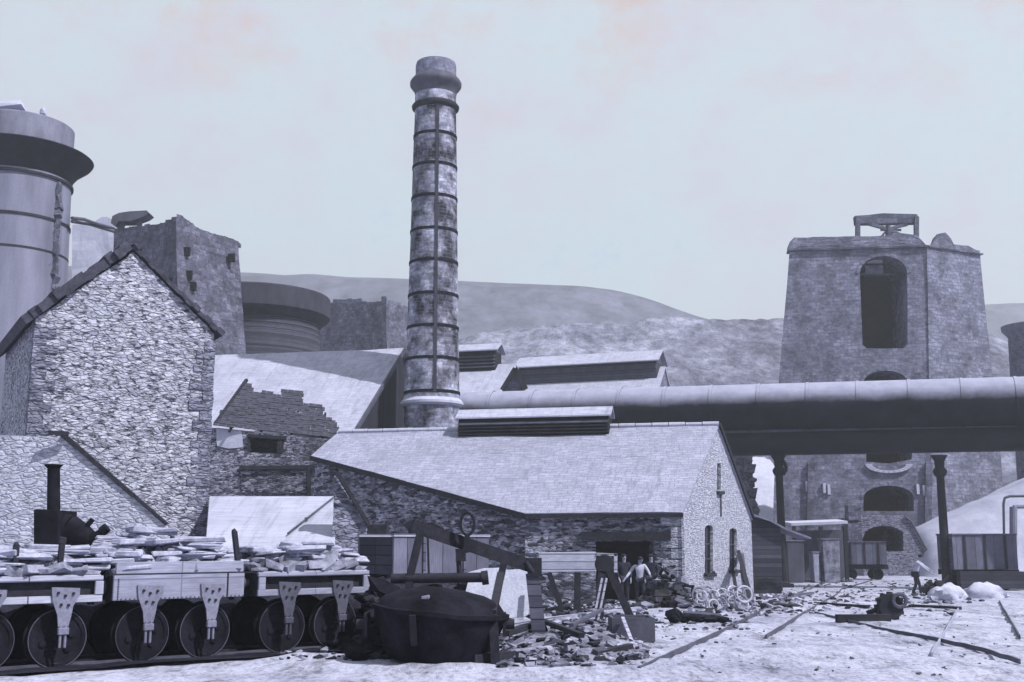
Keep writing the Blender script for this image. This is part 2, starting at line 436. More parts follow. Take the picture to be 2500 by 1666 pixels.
# ------------------------------------------------------------------ the setting: ground and hills
mb = MB(); bm = mb.bm
ys = [-30, -10, 0, 5, 9]; y = 11
while y < 60: ys.append(y); y += .28 if y < 24 else .45
while y < 150: ys.append(y); y += 4
ys += [170, 220, 300, 450, 600, 715]
xsn = [-1, -.6, -.4, -.3]+[-.24+.48*i/110 for i in range(111)]+[.3, .4, .6, 1]
grid = []
for y in ys:
    row = []
    for t in xsn:
        wd = min(max(y, 8)*2.0+8, 945); x = t*wd
        z = gz(x, y)
        if 10 < y < 62: z += noise.noise(V((x*.45, y*.45, 0)))*.07+noise.fractal(V((x*1.6, y*1.6, 3)), 1, 2, 4)*.05
        row.append(bm.verts.new((x, y, z)))
    grid.append(row)
for a, b in zip(grid, grid[1:]):
    for i in range(len(a)-1): bm.faces.new((a[i], a[i+1], b[i+1], b[i]))
struct(obj('ground', mb, M['ground'], smooth_=True, local=True))

def ridge(name, sky_px, Y0, depth, m, base=-2, foot=None, rough_=1.0, nx=140, fr=.02):
    "a hill: its skyline through sky_px at distance Y0, falling to its foot in front and behind"
    mb = MB(); bm = mb.bm; pts = [P(x, y, Y0) for x, y in sky_px]; rows = []
    prof = [(-1, 0), (-.85, .12), (-.65, .34), (-.45, .58), (-.25, .8), (-.1, .95), (0, 1), (.2, .93), (.6, .5), (1, 0)]
    fine = []
    for (t0, h0), (t1, h1) in zip(prof, prof[1:]):
        for k in range(3): fine.append((t0+(t1-t0)*k/3, h0+(h1-h0)*k/3))
    fine.append(prof[-1])
    for t, h in fine:
        row = []
        for i in range(nx+1):
            x = pts[0].x+(pts[-1].x-pts[0].x)*i/nx
            for a, b in zip(pts, pts[1:]):
                if a.x <= x <= b.x: z = a.z+(b.z-a.z)*(x-a.x)/(b.x-a.x); break
            yy = Y0+t*depth*(foot if (t < 0 and foot) else 1)
            hh = base+(z-base)*h
            amp = rough_*(1-abs(t)**6)
            hh += (noise.fractal(V((x*fr, yy*fr, 1.3)), 1, 2.1, 5))*amp*(1 if t else .35)
            row.append(bm.verts.new((x, yy, hh)))
        rows.append(row)
    for a, b in zip(rows, rows[1:]):
        for i in range(nx): bm.faces.new((a[i], a[i+1], b[i+1], b[i]))
    return struct(obj(name, mb, m, smooth_=True, local=True))
ridge('far_hill', [(-900, 700), (0, 655), (400, 640), (585, 662), (650, 666), (690, 671), (760, 668), (850, 676), (1000, 680), (1120, 684), (1300, 692), (1420, 697), (1500, 707), (1560, 722), (1620, 742), (1680, 767), (1730, 785), (1790, 792), (1900, 786), (2000, 800), (2300, 830)],
      430, 180, M['moor'], rough_=2.0, fr=.012)
ridge('distant_hill', [(1700, 830), (1900, 800), (2100, 770), (2300, 752), (2410, 744), (2500, 740), (2700, 748), (3400, 800)], 560, 120, M['moor'], rough_=1.4, fr=.014)
ridge('spoil_hill', [(850, 870), (1000, 850), (1120, 835), (1230, 815), (1330, 803), (1450, 800), (1560, 792), (1700, 794), (1800, 790), (1900, 792), (2050, 800), (2300, 815), (2440, 830), (2600, 840), (3000, 850)],
      230, 110, M['spoil'], rough_=2.4, nx=220, fr=.07)

# ------------------------------------------------------------------ pale stone house (left)
al = P(88, 778, 31.0); ar = P(524, 815, 33.5)
d = (ar-al); d.z = 0; wl = d.length; d.normalize(); back = V((-d.y, d.x, 0))
ez = (al.z+ar.z)/2; ap = P(308, 612, 32.1)
gl, gr_ = onground(al), onground(ar)
base = V(((al.x+ar.x)/2, (al.y+ar.y)/2, gl.z-.1))
h = thing('stone_house', 'tall narrow house of pale rubble stone with steep gable, left of the yard', 'house', base)
Lh = 7.0
A0, B0 = V((al.x, al.y, gl.z-.4)), V((ar.x, ar.y, gl.z-.4)); A1, B1 = V((al.x, al.y, al.z)), V((ar.x, ar.y, ar.z)); T = V((A0.x+d.x*wl*.5, A0.y+d.y*wl*.5, ap.z))
mb = MB(); mb.slab([A0, B0, B1, T, A1], back*Lh); mb.rough(.3, .035)
obj('wall', mb, M['house'], h)
qb = (MB(), MB()); z = gl.z; k_ = 0
while z < B1.z-.3:
    hq = rng.uniform(.2, .34)
    for c_, sg, m_b in ((B0, -1, qb[0]), (A0, 1, qb[1])):
        lq = rng.uniform(.3, .42) if (k_+(sg > 0)) % 2 else rng.uniform(.5, .7)
        m_b.obox(V((c_.x, c_.y, z))-back*.035-d*sg*.03, d*sg*lq, back*.4, V((0, 0, hq-.025)))
    z += hq; k_ += 1
for m_b in qb: m_b.rough(.2, .03, 2.5); obj('quoins', m_b, M['gablegrey'], h)
mb = MB()
def roofside(mb, e, t, over=.22, th=.13, front=.12, rag=.05):
    sl = (e-t).normalized(); n = d.cross(V((0, 0, 1)));
    nrm = sl.cross(back).normalized(); nrm = nrm if nrm.z > 0 else -nrm
    k = 14
    for i in range(k):                                   # the courses stand unevenly at the verge
        a = t+sl*((e-t).length+over)*i/k; b = t+sl*((e-t).length+over)*(i+1)/k
        f = -back*(front+rng.uniform(-rag, rag))
        lift = nrm*(.02+rng.uniform(0, .05))
        mb.obox(a+f+lift, b-a, back*(Lh+.3), nrm*(th+rng.uniform(-.02, .04)))
roofside(mb, A1, T, .3, .27, .16, .12); roofside(mb, B1, T, .2, .13, .12)
obj('roof', mb, M['oldslate'], h)
mb = MB(); mb.rock(T+V((.05, 0, .12))+back*.1, .5, .5, .3)
for i in range(9): mb.rock(T+back*(.4+i*.7)+V((0, 0, .2)), .5, .7, .28)
obj('ridge_stones', mb, M['oldslate'], h)

# lean-to of limewashed boards against the foot of the house
fl = P(-120, 1064, 28.2); fr_ = P(150, 1066, 28.4); fe = P(405, 1284, 28.9)
lt = thing('lean_to', 'low limewashed lean-to with dark sloping verge board against the stone house', 'lean-to', onground(fr_))
b0 = V((fl.x, fl.y, -.6)); b1_ = V((fe.x, fe.y, -.6)); mb = MB()
mb.slab([b0, b1_, fe, fr_, fl], V((0, .22, 0))); mb.rough(.4, .02); obj('wall', mb, M['limewall'], lt)
mb = MB(); n_ = V((0, -.06, 0))
mb.beam(P(118, 1056, 28.1), P(168, 1060, 28.25), .1, .1)
for i in range(7):
    a = fr_.lerp(fe, i/7); b = fr_.lerp(fe, (i+1)/7); mb.beam(a+n_+V((0, .15, .05)), b+n_+V((0, .15, .05)), .3, .12-.009*i)
obj('verge_board', mb, M['wood'], lt)

# ------------------------------------------------------------------ iron-cased stove, far left
Y = 62; ctr = P(20, 700, Y); px = lambda x0, x1, y: abs(P(x1, y, Y).x-P(x0, y, Y).x)
zz = lambda y: P(20, y, Y).z
st = thing('blast_stove', 'great round iron-cased stove with flared collar at far left', 'stove', (ctr.x, ctr.y, -1)); cc = (ctr.x, ctr.y, 0)
rb = px(20, 147, 500)
mb = MB(); mb.lathe([(rb*1.1, -1.2), (rb*1.06, zz(760)), (rb, zz(480)), (rb*.99, zz(395))], cc, 64)
obj('shell', mb, M['stove'], st, True, cyl=(ctr.x, ctr.y, rb))
mb = MB(); r2 = px(20, 144, 330)
mb.lathe([(rb*.99, zz(446)), (rb*1.03, zz(430)), (rb*1.14, zz(412)), (px(20, 190, 400), zz(392)), (px(20, 194, 396), zz(386)), (px(20, 190, 394), zz(383)), (r2, zz(381))], cc, 64)
obj('collar', mb, M['iron'], st, True, angle=30)
mb = MB(); mb.lathe([(r2, zz(381)), (r2, zz(314)), (r2*.97, zz(311)), (r2*.5, zz(306)), (.3, zz(304))], cc, 64)
obj('cap_drum', mb, M['iron_pale'], st, True)
for yy in (452, 552, 630):
    mb = MB(); mb.lathe([(rb*.99, zz(yy+3)), (rb*1.035, zz(yy+3)), (rb*1.035, zz(yy-3)), (rb*.99, zz(yy-3))], cc, 64, cap=False); obj('hoop', mb, M['iron'], st)
mb = MB(); mb.rock((ctr.x-1.2, ctr.y-1, zz(297)), 1.6, 1.2, .5); mb.rock((ctr.x+1.9, ctr.y-1.6, zz(299)), .5, .5, .6); mb.rock((ctr.x+.2, ctr.y-2, zz(302)), 2.2, 1.4, .4); obj('cap_rubble', mb, M['limestone'], st)
mb = MB()
for i in range(26):
    yy = 470+i*10; mb.rock((ctr.x+rb*.93+rng.uniform(-.05, .1), ctr.y-rb*.3, zz(yy)), .45, .6, rng.uniform(.5, 1.1))
obj('brick_pier', mb, M['furnace'], st)
mb = MB(); mb.path([P(176, 533, 62), P(205, 536, 64), P(240, 548, 70), P(278, 558, 77)], .1); mb.path([P(176, 541, 62), P(220, 548, 68), P(278, 566, 77)], .1)
tag(obj('charging_rail', mb, M['iron_mid']), 'thin sagging rail from the round stove to the ruined square furnace', 'rail')
mb = MB(); q = [(176, 548), (225, 545), (246, 532), (262, 530), (282, 540), (282, 900), (176, 900)]
mb.slab([P(x, y, 95) for x, y in q], (0, 6, 0)); mb.rough(1.2, .12, .6)
tag(obj('furnace_ramp', mb, M['limestone']), 'pale plastered ramp wall between the round stove and square furnace', 'wall')

# ------------------------------------------------------------------ ruined square furnace
Lp, Mp, Rp = [(278, 562), (268, 900)], [(430, 545), (436, 900)], [(582, 592), (602, 900)]
fz = thing('square_furnace', 'broken-topped square stone furnace stack behind the pale house', 'furnace', onground(P(430, 900, 78)))
def stack(L, Mid, Rr, yl, ym, yr, extra=V((2, 9, 0))):
    t = [P(*L[0], yl), P(*Mid[0], ym), P(*Rr[0], yr)]; b = [P(*L[1], yl-.7), P(*Mid[1], ym-.9), P(*Rr[1], yr-.7)]
    t.append(t[0]+t[2]-t[1]); b.append(b[0]+b[2]-b[1])
    out_ = []
    for q0, q1 in zip(t, b): 
        k = (q0.z+1.2)/(q0.z-q1.z); out_.append(q0+(q1-q0)*k)
    return t, out_
t, b = stack(Lp, Mp, Rp, 83, 77, 83)
mb = MB(); mb.hexa(b, t); mb.rough(.9, .07, .8)
obj('stack', mb, M['furnace'], fz)
mb = MB()
def crest(mb, a, b, n, hs, th=.9):
    for i in range(n):
        p = a.lerp(b, i/n); q = a.lerp(b, (i+1)/n); z = hs(i/n)+rng.uniform(-.06, .06)
        if z > .05: mb.obox(p+V((0, .05, -.2)), q-p, V((0, th, 0)), V((0, 0, z+.2)))
crest(mb, t[0], t[1], 12, lambda u: .12+max(0, u-.7)*1.5); crest(mb, t[1], t[2], 12, lambda u: .55*max(0, 1-u*3)+.1)
mb.rough(.4, .05); obj('broken_crest', mb, M['furnace'], fz)
mb = MB()
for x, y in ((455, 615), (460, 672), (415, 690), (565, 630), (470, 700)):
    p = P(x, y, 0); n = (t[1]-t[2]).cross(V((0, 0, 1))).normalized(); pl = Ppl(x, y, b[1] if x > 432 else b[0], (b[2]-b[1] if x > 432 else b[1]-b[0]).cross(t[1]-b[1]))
    mb = MB(); mb.box(pl, (.5, .3, .6)); obj('putlog_hole_shade', mb, M['arch'], fz)
# tipped iron barrow on the top
tb = P(315, 558, 82); tp = thing('tipping_barrow', 'tipped iron charging barrow perched on the square furnace top', 'barrow', tb)
mb = MB(); q = [(270, 545), (274, 528), (290, 520), (318, 516), (358, 514), (363, 520), (352, 528), (336, 534), (318, 540), (290, 540), (282, 550)]
mb.slab([P(x, y, 81.4) for x, y in q], (0, 1.3, 0)); obj('tub', mb, M['iron_mid'], tp)
for xa, xb in ((302, 296), (338, 342)):
    mb = MB(); mb.beam(P(xa, 532, 82), P(xb, 560, 82), .34); obj('leg', mb, M['iron_mid'], tp)

# ------------------------------------------------------------------ round furnace with iron collar
Y = 92; ctr = P(622, 700, Y); zz = lambda y: P(622, y+31, Y).z; px = lambda x0, x1, y: abs(P(x1, y, Y-0).x-P(x0, y, Y).x)
rf = thing('round_furnace', 'squat round furnace with wide dark iron collar beside the square stack', 'furnace', (ctr.x, ctr.y, -1)); cc = (ctr.x, ctr.y, 0)
r1, r0 = px(622, 806, 730), px(622, 786, 800)
mb = MB(); mb.lathe([(r0*1.03, -1.2), (r0*1.0, zz(860)), (r0*.985, zz(770))], cc, 56, cap=False); obj('body', mb, M['hutboard'], rf, True, cyl=(ctr.x, ctr.y, r0))
for i in range(6):
    yy = 768+i*13; mb = MB(); rr = r0*.985; mb.lathe([(rr, zz(yy+1)), (rr+.06, zz(yy+1)), (rr+.06, zz(yy-1)), (rr, zz(yy-1))], cc, 56, cap=False); obj('hoop', mb, M['iron_mid'], rf)
mb = MB(); mb.lathe([(r0*.98, zz(764)), (r1*.97, zz(752)), (r1*1.0, zz(746)), (r1, zz(700)), (r1*.985, zz(697)), (r1*.9, zz(697)), (r1*.9, zz(715))], cc, 56, cap=True); obj('collar', mb, M['iron_dark'], rf, True, angle=25)

# second ruined block
fz2 = thing('ruined_furnace', 'far ragged-topped stone furnace block between round furnace and tall chimney', 'furnace', onground(P(900, 850, 112)))
t, b = stack([(778, 742), (775, 900)], [(943, 738), (945, 900)], [(1012, 752), (1020, 900)], 116, 111, 116)
mb = MB(); mb.hexa(b, t); mb.rough(1.1, .1, .8); obj('stack', mb, M['furnace'], fz2)
mb = MB(); crest(mb, t[0], t[1], 14, lambda u: .1+(.35 if .2 < u < .6 else 0)+(.5 if u > .92 else 0)); crest(mb, t[1], t[2], 8, lambda u: .25 if u < .4 else 0)
obj('broken_crest', mb, M['furnace_pale'], fz2)

# ------------------------------------------------------------------ cast house with the big pale roof
RA, RB = P(500, 874, 66), P(990, 857, 63.5)
EB = P(866, 1062, 56); ev = EB-RB; EA = RA+ev
ch = thing('cast_house', 'large building with plain white roof slope and black gable, left of the chimney', 'shed', onground(P(700, 1100, 60)))
nr = (RB-RA).cross(ev).normalized(); nr = nr if nr.z > 0 else -nr
mb = MB(); mb.slab([RA, RB, EB, EA], nr*.15); far = V((-ev.x, -ev.y, ev.z)); mb.slab([RA+V((0, 0, .004)), RA+far, RB+far, RB+V((0, 0, .004))], V((0, 0, .15))); mb.rough(1.5, .05, .4)
obj('roof', mb, M['whiteroof'], ch)
g0 = V((EB.x, EB.y, -1)); g1 = RB+far
mb = MB(); inl = (RA-RB).normalized()*.25
mb.slab([g0+inl, V((g1.x, g1.y, -1))+inl, g1+inl, RB+inl, EB+inl], (RA-RB).normalized()*.3); obj('gable_wall', mb, M['boarding'], ch)
mb = MB(); e0 = EA; mb.slab([V((EB.x, EB.y, -1))+inl*3+V((0, .5, 0)), V((EA.x, EA.y+.5, -1)), EA+V((0, .5, 0)), EB+inl*3+V((0, .5, 0))], V((0, .4, 0))); obj('wall', mb, M['shedwall'], ch)
mb = MB(); mb.beam(RB+nr*.1, EB+nr*.1, .12, .22); obj('verge_board', mb, M['iron_mid'], ch)

# ------------------------------------------------------------------ the tall chimney
Y = 60; cx = 1058; ctr = P(cx, 700, Y); zz = lambda y: P(cx, y, Y).z
def rpx(w_, y):
    d_ = ray(cx, y); return w_/2/F*(Y/d_.y)
ck = thing('tall_chimney', 'tall tapering round brick chimney banded with dark iron hoops', 'chimney', (ctr.x, ctr.y, -1)); cc = (ctr.x, ctr.y, 0)
prof = [(140, 985), (134, 960), (130, 880), (124, 800), (120, 700), (115, 600), (110, 480), (106, 380), (101, 290), (100, 225)]
mb = MB(); mb.lathe([(rpx(w_, y), zz(y)) for w_, y in prof], cc, 48); obj('shaft', mb, M['chimney'], ck, True, cyl=(ctr.x, ctr.y, 1.35))
def rad(y):
    for (w0, y0), (w1, y1) in zip(prof, prof[1:]):
        if y1 <= y <= y0: return rpx(w0+(w1-w0)*(y0-y)/(y0-y1), y)
for yy in (338, 413, 490, 570, 646, 726, 804, 881, 962):
    mb = MB(); r_ = rad(yy); hh = .05; z0 = zz(yy)
    mb.lathe([(r_-.02, z0-hh*1.6), (r_+.035, z0-hh*1.6), (r_+.035, z0+hh*1.6), (r_-.02, z0+hh*1.6)], cc, 48, cap=False); obj('iron_hoop', mb, M['soot'], ck)
for k in range(3):
    a0 = math.atan2(-1, .17)+k*2*math.pi/3*.86; mb = MB(); ring = [(270, 1), (400, 1), (550, 1), (700, 1), (850, 1), (965, 1)]
    for (ya, _), (yb, _) in zip(ring, ring[1:]):
        pa = V((ctr.x+math.cos(a0)*(rad(ya)+.01), ctr.y+math.sin(a0)*(rad(ya)+.01), zz(ya))); pb = V((ctr.x+math.cos(a0)*(rad(yb)+.01), ctr.y+math.sin(a0)*(rad(yb)+.01), zz(yb)))
        tg = V((-math.sin(a0), math.cos(a0), 0))*.085; nn = V((math.cos(a0), math.sin(a0), 0))*.03
        mb.hexa([pa-tg, pa+tg, pa+tg+nn, pa-tg+nn], [pb-tg, pb+tg, pb+tg+nn, pb-tg+nn])
    obj('iron_strap', mb, M['iron_dark'], ck)
mb = MB(); mb.lathe([(rpx(100, 275), zz(274)), (rpx(114, 270), zz(268)), (rpx(116, 265), zz(263)), (rpx(108, 260), zz(258)), (rpx(100, 256), zz(257))], cc, 48, cap=False); obj('neck_ring', mb, M['iron'], ck, True)
mb = MB(); mb.lathe([(rpx(100, 232), zz(236)), (rpx(104, 225), zz(225)), (rpx(118, 217), zz(217)), (rpx(125, 210), zz(212)), (rpx(126, 206), zz(205)), (rpx(120, 200), zz(200)), (rpx(106, 192), zz(192)), (rpx(100, 190), zz(190))], cc, 48, cap=False); obj('cornice', mb, M['iron_mid'], ck, True)
mb = MB(); mb.lathe([(rpx(99, 195), zz(193)), (rpx(99, 165), zz(164)), (rpx(95, 157), zz(157)), (rpx(84, 155), zz(155)), (rpx(80, 160), zz(170))], cc, 48); obj('crown', mb, M['furnace_pale'], ck, True)
mb = MB(); mb.lathe([(rpx(136, 1050), -1), (rpx(136, 1050), zz(1000)), (rpx(140, 1000), zz(994))], cc, 48); obj('pedestal', mb, M['chimney'], ck, True, cyl=(ctr.x, ctr.y, 1.5))
mb = MB(); mb.lathe([(rpx(140, 995), zz(995)), (rpx(154, 992), zz(990)), (rpx(154, 985), zz(984)), (rpx(136, 975), zz(975))], cc, 48); obj('ledge', mb, M['limestone'], ck, True)

# ------------------------------------------------------------------ long slate-roofed shed
Cc = P(1668, 1250, 42.0); Bk = P(1838, 1268, 53.0); Bk.z = Cc.z
Rr = P(1755, 1037, 47.5); Rl0 = P(825, 1057, 51.0); Rl = V((Rl0.x, Rl0.y, Rr.z))
rd = (Rl-Rr).normalized(); gd = (Bk-Cc); gd.z = 0; gd.normalize()
n = (Cc-Rr).cross(rd).normalized(); n = n if n.z > 0 else -n
pp = lambda x, y: Ppl(x, y, Rr, n)
D_, E_ = pp(1282, 1254), pp(760, 1113); Rl = pp(825, 1056)
ls = thing('long_shed', 'long low stone shed with broad pale slate roof in the middle of the yard', 'shed', onground(P(1400, 1400, 44)))
mb = MB(); ov = (Cc-Rr).normalized()*.15
cr = Cc-rd*.0; mb.slab([Rr, Rl, E_, D_, Cc+ov*.3], -n*.12)
bk_dir = (Bk-Rr); mb.slab([Rr+V((0, 0, -.003)), Bk, Bk+rd*16, Rl+V((0, 0, -.003))], -V((0, 0, .12))); mb.rough(.9, .035, .5)
obj('roof', mb, M['slate'], ls)
mb = MB()
for i in range(24):
    a = Rr.lerp(Rl, i/24); b = Rr.lerp(Rl, (i+1)/24-.002); mb.tube(a+V((0, 0, .03)), b+V((0, 0, .03)), .10+rng.uniform(-.012, .012), 8)
obj('ridge_tiles', mb, M['limestone'], ls)
# walls: gable end, front with doorway, oblique left wall
gn = gd.cross(V((0, 0, 1))).normalized(); gn = gn if gn.y < 0 else -gn
ins = -gn*.08
gc, gb = V((Cc.x, Cc.y, -.95)), V((Bk.x, Bk.y, -1.2)); gA, gB, gT = Cc+ins-V((0, 0, .1)), Bk+ins-V((0, 0, .14)), Rr+ins-V((0, 0, .13))
def gpl(x, y): return Ppl(x, y, gc+ins, gn)
def uv2(p): return ((p-gc).dot(gd), p.z)
outer = [uv2(gc), uv2(gb), uv2(gB), uv2(gT), uv2(gA)]
holes = []
for x0, x1, yt, yb, spr in ((1721, 1741, 1282, 1400, 1291), (1781, 1799, 1290, 1392, 1298), (1751, 1760, 1131, 1196, 1133)):
    holes.append([uv2(gpl(x, y)) for x, y in arch(x0, x1, yt, yb, 6, spr)])
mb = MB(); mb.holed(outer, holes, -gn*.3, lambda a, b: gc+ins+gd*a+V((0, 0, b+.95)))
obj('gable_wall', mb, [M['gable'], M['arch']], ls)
for x0, x1, yt, yb in ((1719, 1743, 1280, 1402), (1779, 1801, 1288, 1394), (1749, 1762, 1129, 1198)):
    a, b, c_, d2 = gpl(x0, yb), gpl(x1, yb), gpl(x1, yt), gpl(x0, yt); mb = MB(); mb.slab([q-gn*.12 for q in (a, b, c_, d2)], -gn*.04); o = obj('window', mb, M['soot'], ls)
    mb = MB(); m0, m1 = (a+b)/2-gn*.1, (c_+d2)/2-gn*.1; mb.beam(m0, m1, .05, .04)
    for t_ in (.3, .6): mb.beam(a.lerp(d2, t_)-gn*.1, b.lerp(c_, t_)-gn*.1, .05, .04)
    obj('glazing_bar', mb, M['iron_mid'], o)
for x0, x1, yb in ((1719, 1743, 1402), (1779, 1801, 1394), (1749, 1763, 1202)):
    mb = MB(); a, b = gpl(x0, yb), gpl(x1, yb); mb.obox(a-V((0, 0, .1))-gn*.05, b-a, gn*.17, V((0, 0, .14))); obj('window_sill', mb, M['wood'], ls)
mb = MB(); a = gpl(1757, 1204); mb.tube(a+gn*.05, gpl(1758, 1262)+gn*.05, .035, 8); obj('downpipe', mb, M['iron_mid'], ls)
mb = MB()
for a, b in ((Rr, Bk),):
    mb.beam(a+V((0, 0, .02))-ins*.4, b+V((0, 0, .02))-ins*.4, .1, .16)
obj('verge_board', mb, M['wood'], ls)
fd = (D_-Cc); fd.z = 0; flen = fd.length; fd.normalize(); fn = fd.cross(V((0, 0, 1))); fn = fn if fn.y < 0 else -fn
fo = V((Cc.x, Cc.y, -.95))+V((0, .12, 0))
def fpl(x, y):
    p = Ppl(x, y, fo, fn); return ((p-fo).dot(fd), p.z)
top = Cc.z-.12
door = [fpl(1598, 1430), fpl(1455, 1430), fpl(1455, 1322), fpl(1598, 1322)]
door[0] = (door[0][0], -.85); door[1] = (door[1][0], -.85)
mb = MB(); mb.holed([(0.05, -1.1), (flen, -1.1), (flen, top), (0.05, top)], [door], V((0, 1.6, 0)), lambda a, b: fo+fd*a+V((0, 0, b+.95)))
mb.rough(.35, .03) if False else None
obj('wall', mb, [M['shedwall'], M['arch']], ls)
mb = MB(); a, b = fpl(1638, 1309), fpl(1420, 1309); p0, p1 = fo+fd*a[0], fo+fd*b[0]; p0.z = p1.z = a[1]
mb.beam(p0+fn*.06, p1+fn*.06, .22, .32); obj('lintel', mb, M['wood'], ls)
mb = MB()
for i in range(9):
    z = -.9+i*.4; k = .5 if i % 2 else .85; q = fo+fd*.0+V((0, 0, z+.95)); mb.obox(q+fn*.05-fd*.04, fd*k, -fn*.06, V((0, 0, .37)))
obj('quoin', mb, M['gable'], ls, bevel=.015)
Dg, Eg = V((D_.x, D_.y, -1.2)), V((E_.x, E_.y, -1.2)); ins2 = V((.12, .18, 0))
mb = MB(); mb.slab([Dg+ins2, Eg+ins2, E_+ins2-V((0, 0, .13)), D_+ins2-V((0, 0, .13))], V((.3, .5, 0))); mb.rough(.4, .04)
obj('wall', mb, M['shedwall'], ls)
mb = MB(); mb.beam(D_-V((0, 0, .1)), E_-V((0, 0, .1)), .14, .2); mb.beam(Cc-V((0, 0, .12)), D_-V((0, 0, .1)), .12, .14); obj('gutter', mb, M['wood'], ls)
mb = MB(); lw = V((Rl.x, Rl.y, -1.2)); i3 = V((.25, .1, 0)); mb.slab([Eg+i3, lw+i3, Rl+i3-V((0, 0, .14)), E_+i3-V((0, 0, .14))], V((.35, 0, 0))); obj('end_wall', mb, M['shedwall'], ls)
# ridge lantern with black louvres
la, lb = pp(1122, 1060), pp(1488, 1052)
ta, tb_ = Rr+rd*(la-Rr).dot(rd), Rr+rd*(lb-Rr).dot(rd)
hw = (la-ta); hw.z = 0; hl = max(.55, hw.length)
hz = P(1300, 1008, 48).z-Rr.z
fdir = V((n.x, n.y, 0)).normalized()*hl
a0, b0 = ta+fdir, tb_+fdir; a0.z = b0.z = Rr.z-.45
lan = thing('ridge_lantern', 'dark louvred ventilator lantern along the long shed ridge', 'lantern', ta)
mb = MB(); mb.obox(a0, b0-a0, -fdir*2, V((0, 0, hz+.3))); obj('louvre_wall', mb, M['louvre'], lan)
for i in range(4):
    mb = MB(); z = V((0, 0, .25+i*(hz+.1)/4.6)); mb.obox(a0+z+fdir.normalized()*.01, b0-a0, fdir.normalized()*.14-V((0, 0, .1)), V((0, 0, .04))); obj('louvre_slat', mb, M['iron'] if i < 3 else M['iron_mid'], lan)
e1, e2 = a0+V((0, 0, hz+.3))+fdir*.25, b0+V((0, 0, hz+.3))+fdir*.25
pk = V((0, 0, .42)); t1, t2 = e1-fdir*1.25+pk, e2-fdir*1.25+pk
mb = MB(); lo_ = (b0-a0).normalized()*.12; mb.slab([e1-lo_, e2+lo_, t2+lo_, t1-lo_], V((0, 0, .06))); mb.slab([t1-lo_, t2+lo_, t2+lo_-fdir*1.25-pk, t1-lo_-fdir*1.25-pk], V((0, 0, .061))); obj('roof', mb, M['whiteroof'], lan)
for q0, tt in ((e1, t1), (e2, t2)):
    mb = MB(); mb.slab([q0-fdir*.25, tt, q0-fdir*2.25], (b0-a0).normalized()*(.06 if q0 is e1 else -.06)); obj('gable_board', mb, M['iron_mid'], lan)

# ------------------------------------------------------------------ the great gas main and its columns
pa, pb = V(P(1060, 1040, 69.0)), V(P(2700, 975, 58.2))
Ytop = lambda p, y: 0
def mainpt(x, y, k):   # k: 0 at left (x=1120) .. at right
    return P(x, y, 68.2+(59.6-68.2)*(x-1130)/(2425-1130))
c0, c1 = mainpt(1040, 1033, 0), mainpt(2760, 966, 0)
# axis passes through the middles of the two visible edges
def axis(xl, yl, xr, yr): return mainpt(xl, yl, 0), mainpt(xr, yr, 0)
gm = thing('gas_main', 'huge horizontal gas pipe with painted pale lit top crossing behind the shed', 'pipe', onground(P(1900, 1300, 63)))
A_, B_ = axis(1880, 996, 2425, 984); ax_ = (B_-A_).normalized(); A2, B2 = A_-ax_*19.0, B_+ax_*9
rp = 59/F*(A_.y)/1.0
def pipe(A, B, r, mats, cut, seg=48, name='pipe_shell', n_len=26):
    mb = MB(); bm = mb.bm; dd = (B-A).normalized(); sidev = dd.cross(V((0, 0, 1))).normalized(); up = sidev.cross(dd); rings = []
    for i in range(n_len+1):
        c = A.lerp(B, i/n_len); rings.append([bm.verts.new(c+(sidev*math.cos(t)+up*math.sin(t))*r) for t in [2*math.pi*k/seg for k in range(seg)]])
    for a, b in zip(rings, rings[1:]):
        for k in range(seg):
            f = bm.faces.new((a[k], a[(k+1) % seg], b[(k+1) % seg], b[k])); t = 2*math.pi*(k+.5)/seg
            f.material_index = 1 if math.sin(t) > cut else 0
    bm.faces.new(rings[0]); bm.faces.new(rings[-1]); return mb
obj('main_pipe', pipe(A2, B2, rp, None, 2), M['pipe_toplight'], gm, True)
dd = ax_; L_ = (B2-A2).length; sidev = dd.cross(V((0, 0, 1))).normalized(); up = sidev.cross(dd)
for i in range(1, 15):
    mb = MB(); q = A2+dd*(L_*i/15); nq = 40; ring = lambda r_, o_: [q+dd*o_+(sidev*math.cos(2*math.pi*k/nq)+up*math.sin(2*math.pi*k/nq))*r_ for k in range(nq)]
    mb.hexa(ring(rp+.03, -.08), ring(rp+.03, .08)); obj('lap_joint', mb, M['pipe_toplight'], gm, True)
l0, l1 = mainpt(1880, 1082, 0), mainpt(2425, 1071, 0); rl = 31/F*62
lax = (l1-l0).normalized(); 
obj('lower_pipe', pipe(l0-lax*19, l1+lax*9, rl, None, 2, 32), M['pipe'], gm, True)
mb = MB(); q0 = l0-lax*19+V((0, -rl*.55, rl*.9)); mb.beam(q0, q0+lax*((l1-l0).length+28), .1, .16); obj('ledge_rail', mb, M['iron_mid'], gm)
def iron_column(x, yb_, Y, label):
    b = V((P(x, 1200, Y).x, Y, gz(0, Y))); c = thing('iron_column', label, 'column', b, 0, 'iron columns carrying the gas main')
    topz = P(x, 1112, Y).z; mb = MB()
    mb.lathe([(.34, 0), (.34, .25), (.26, .32), (.24, 1.2), (.2, topz-b.z-1.1)], b, 16); obj('shaft', mb, M['iron'], c, True)
    mb = MB(); mb.lathe([(.2, topz-b.z-1.15), (.3, topz-b.z-1.05), (.36, topz-b.z-.9), (.36, topz-b.z-.8), (.24, topz-b.z-.65), (.26, topz-b.z-.3), (.44, topz-b.z)], b, 16); obj('capital', mb, M['iron'], c, True)
    mb = MB(); mb.box((b.x, b.y, b.z+.1), (.9, .9, .24)); obj('foot_plate', mb, M['iron'], c)
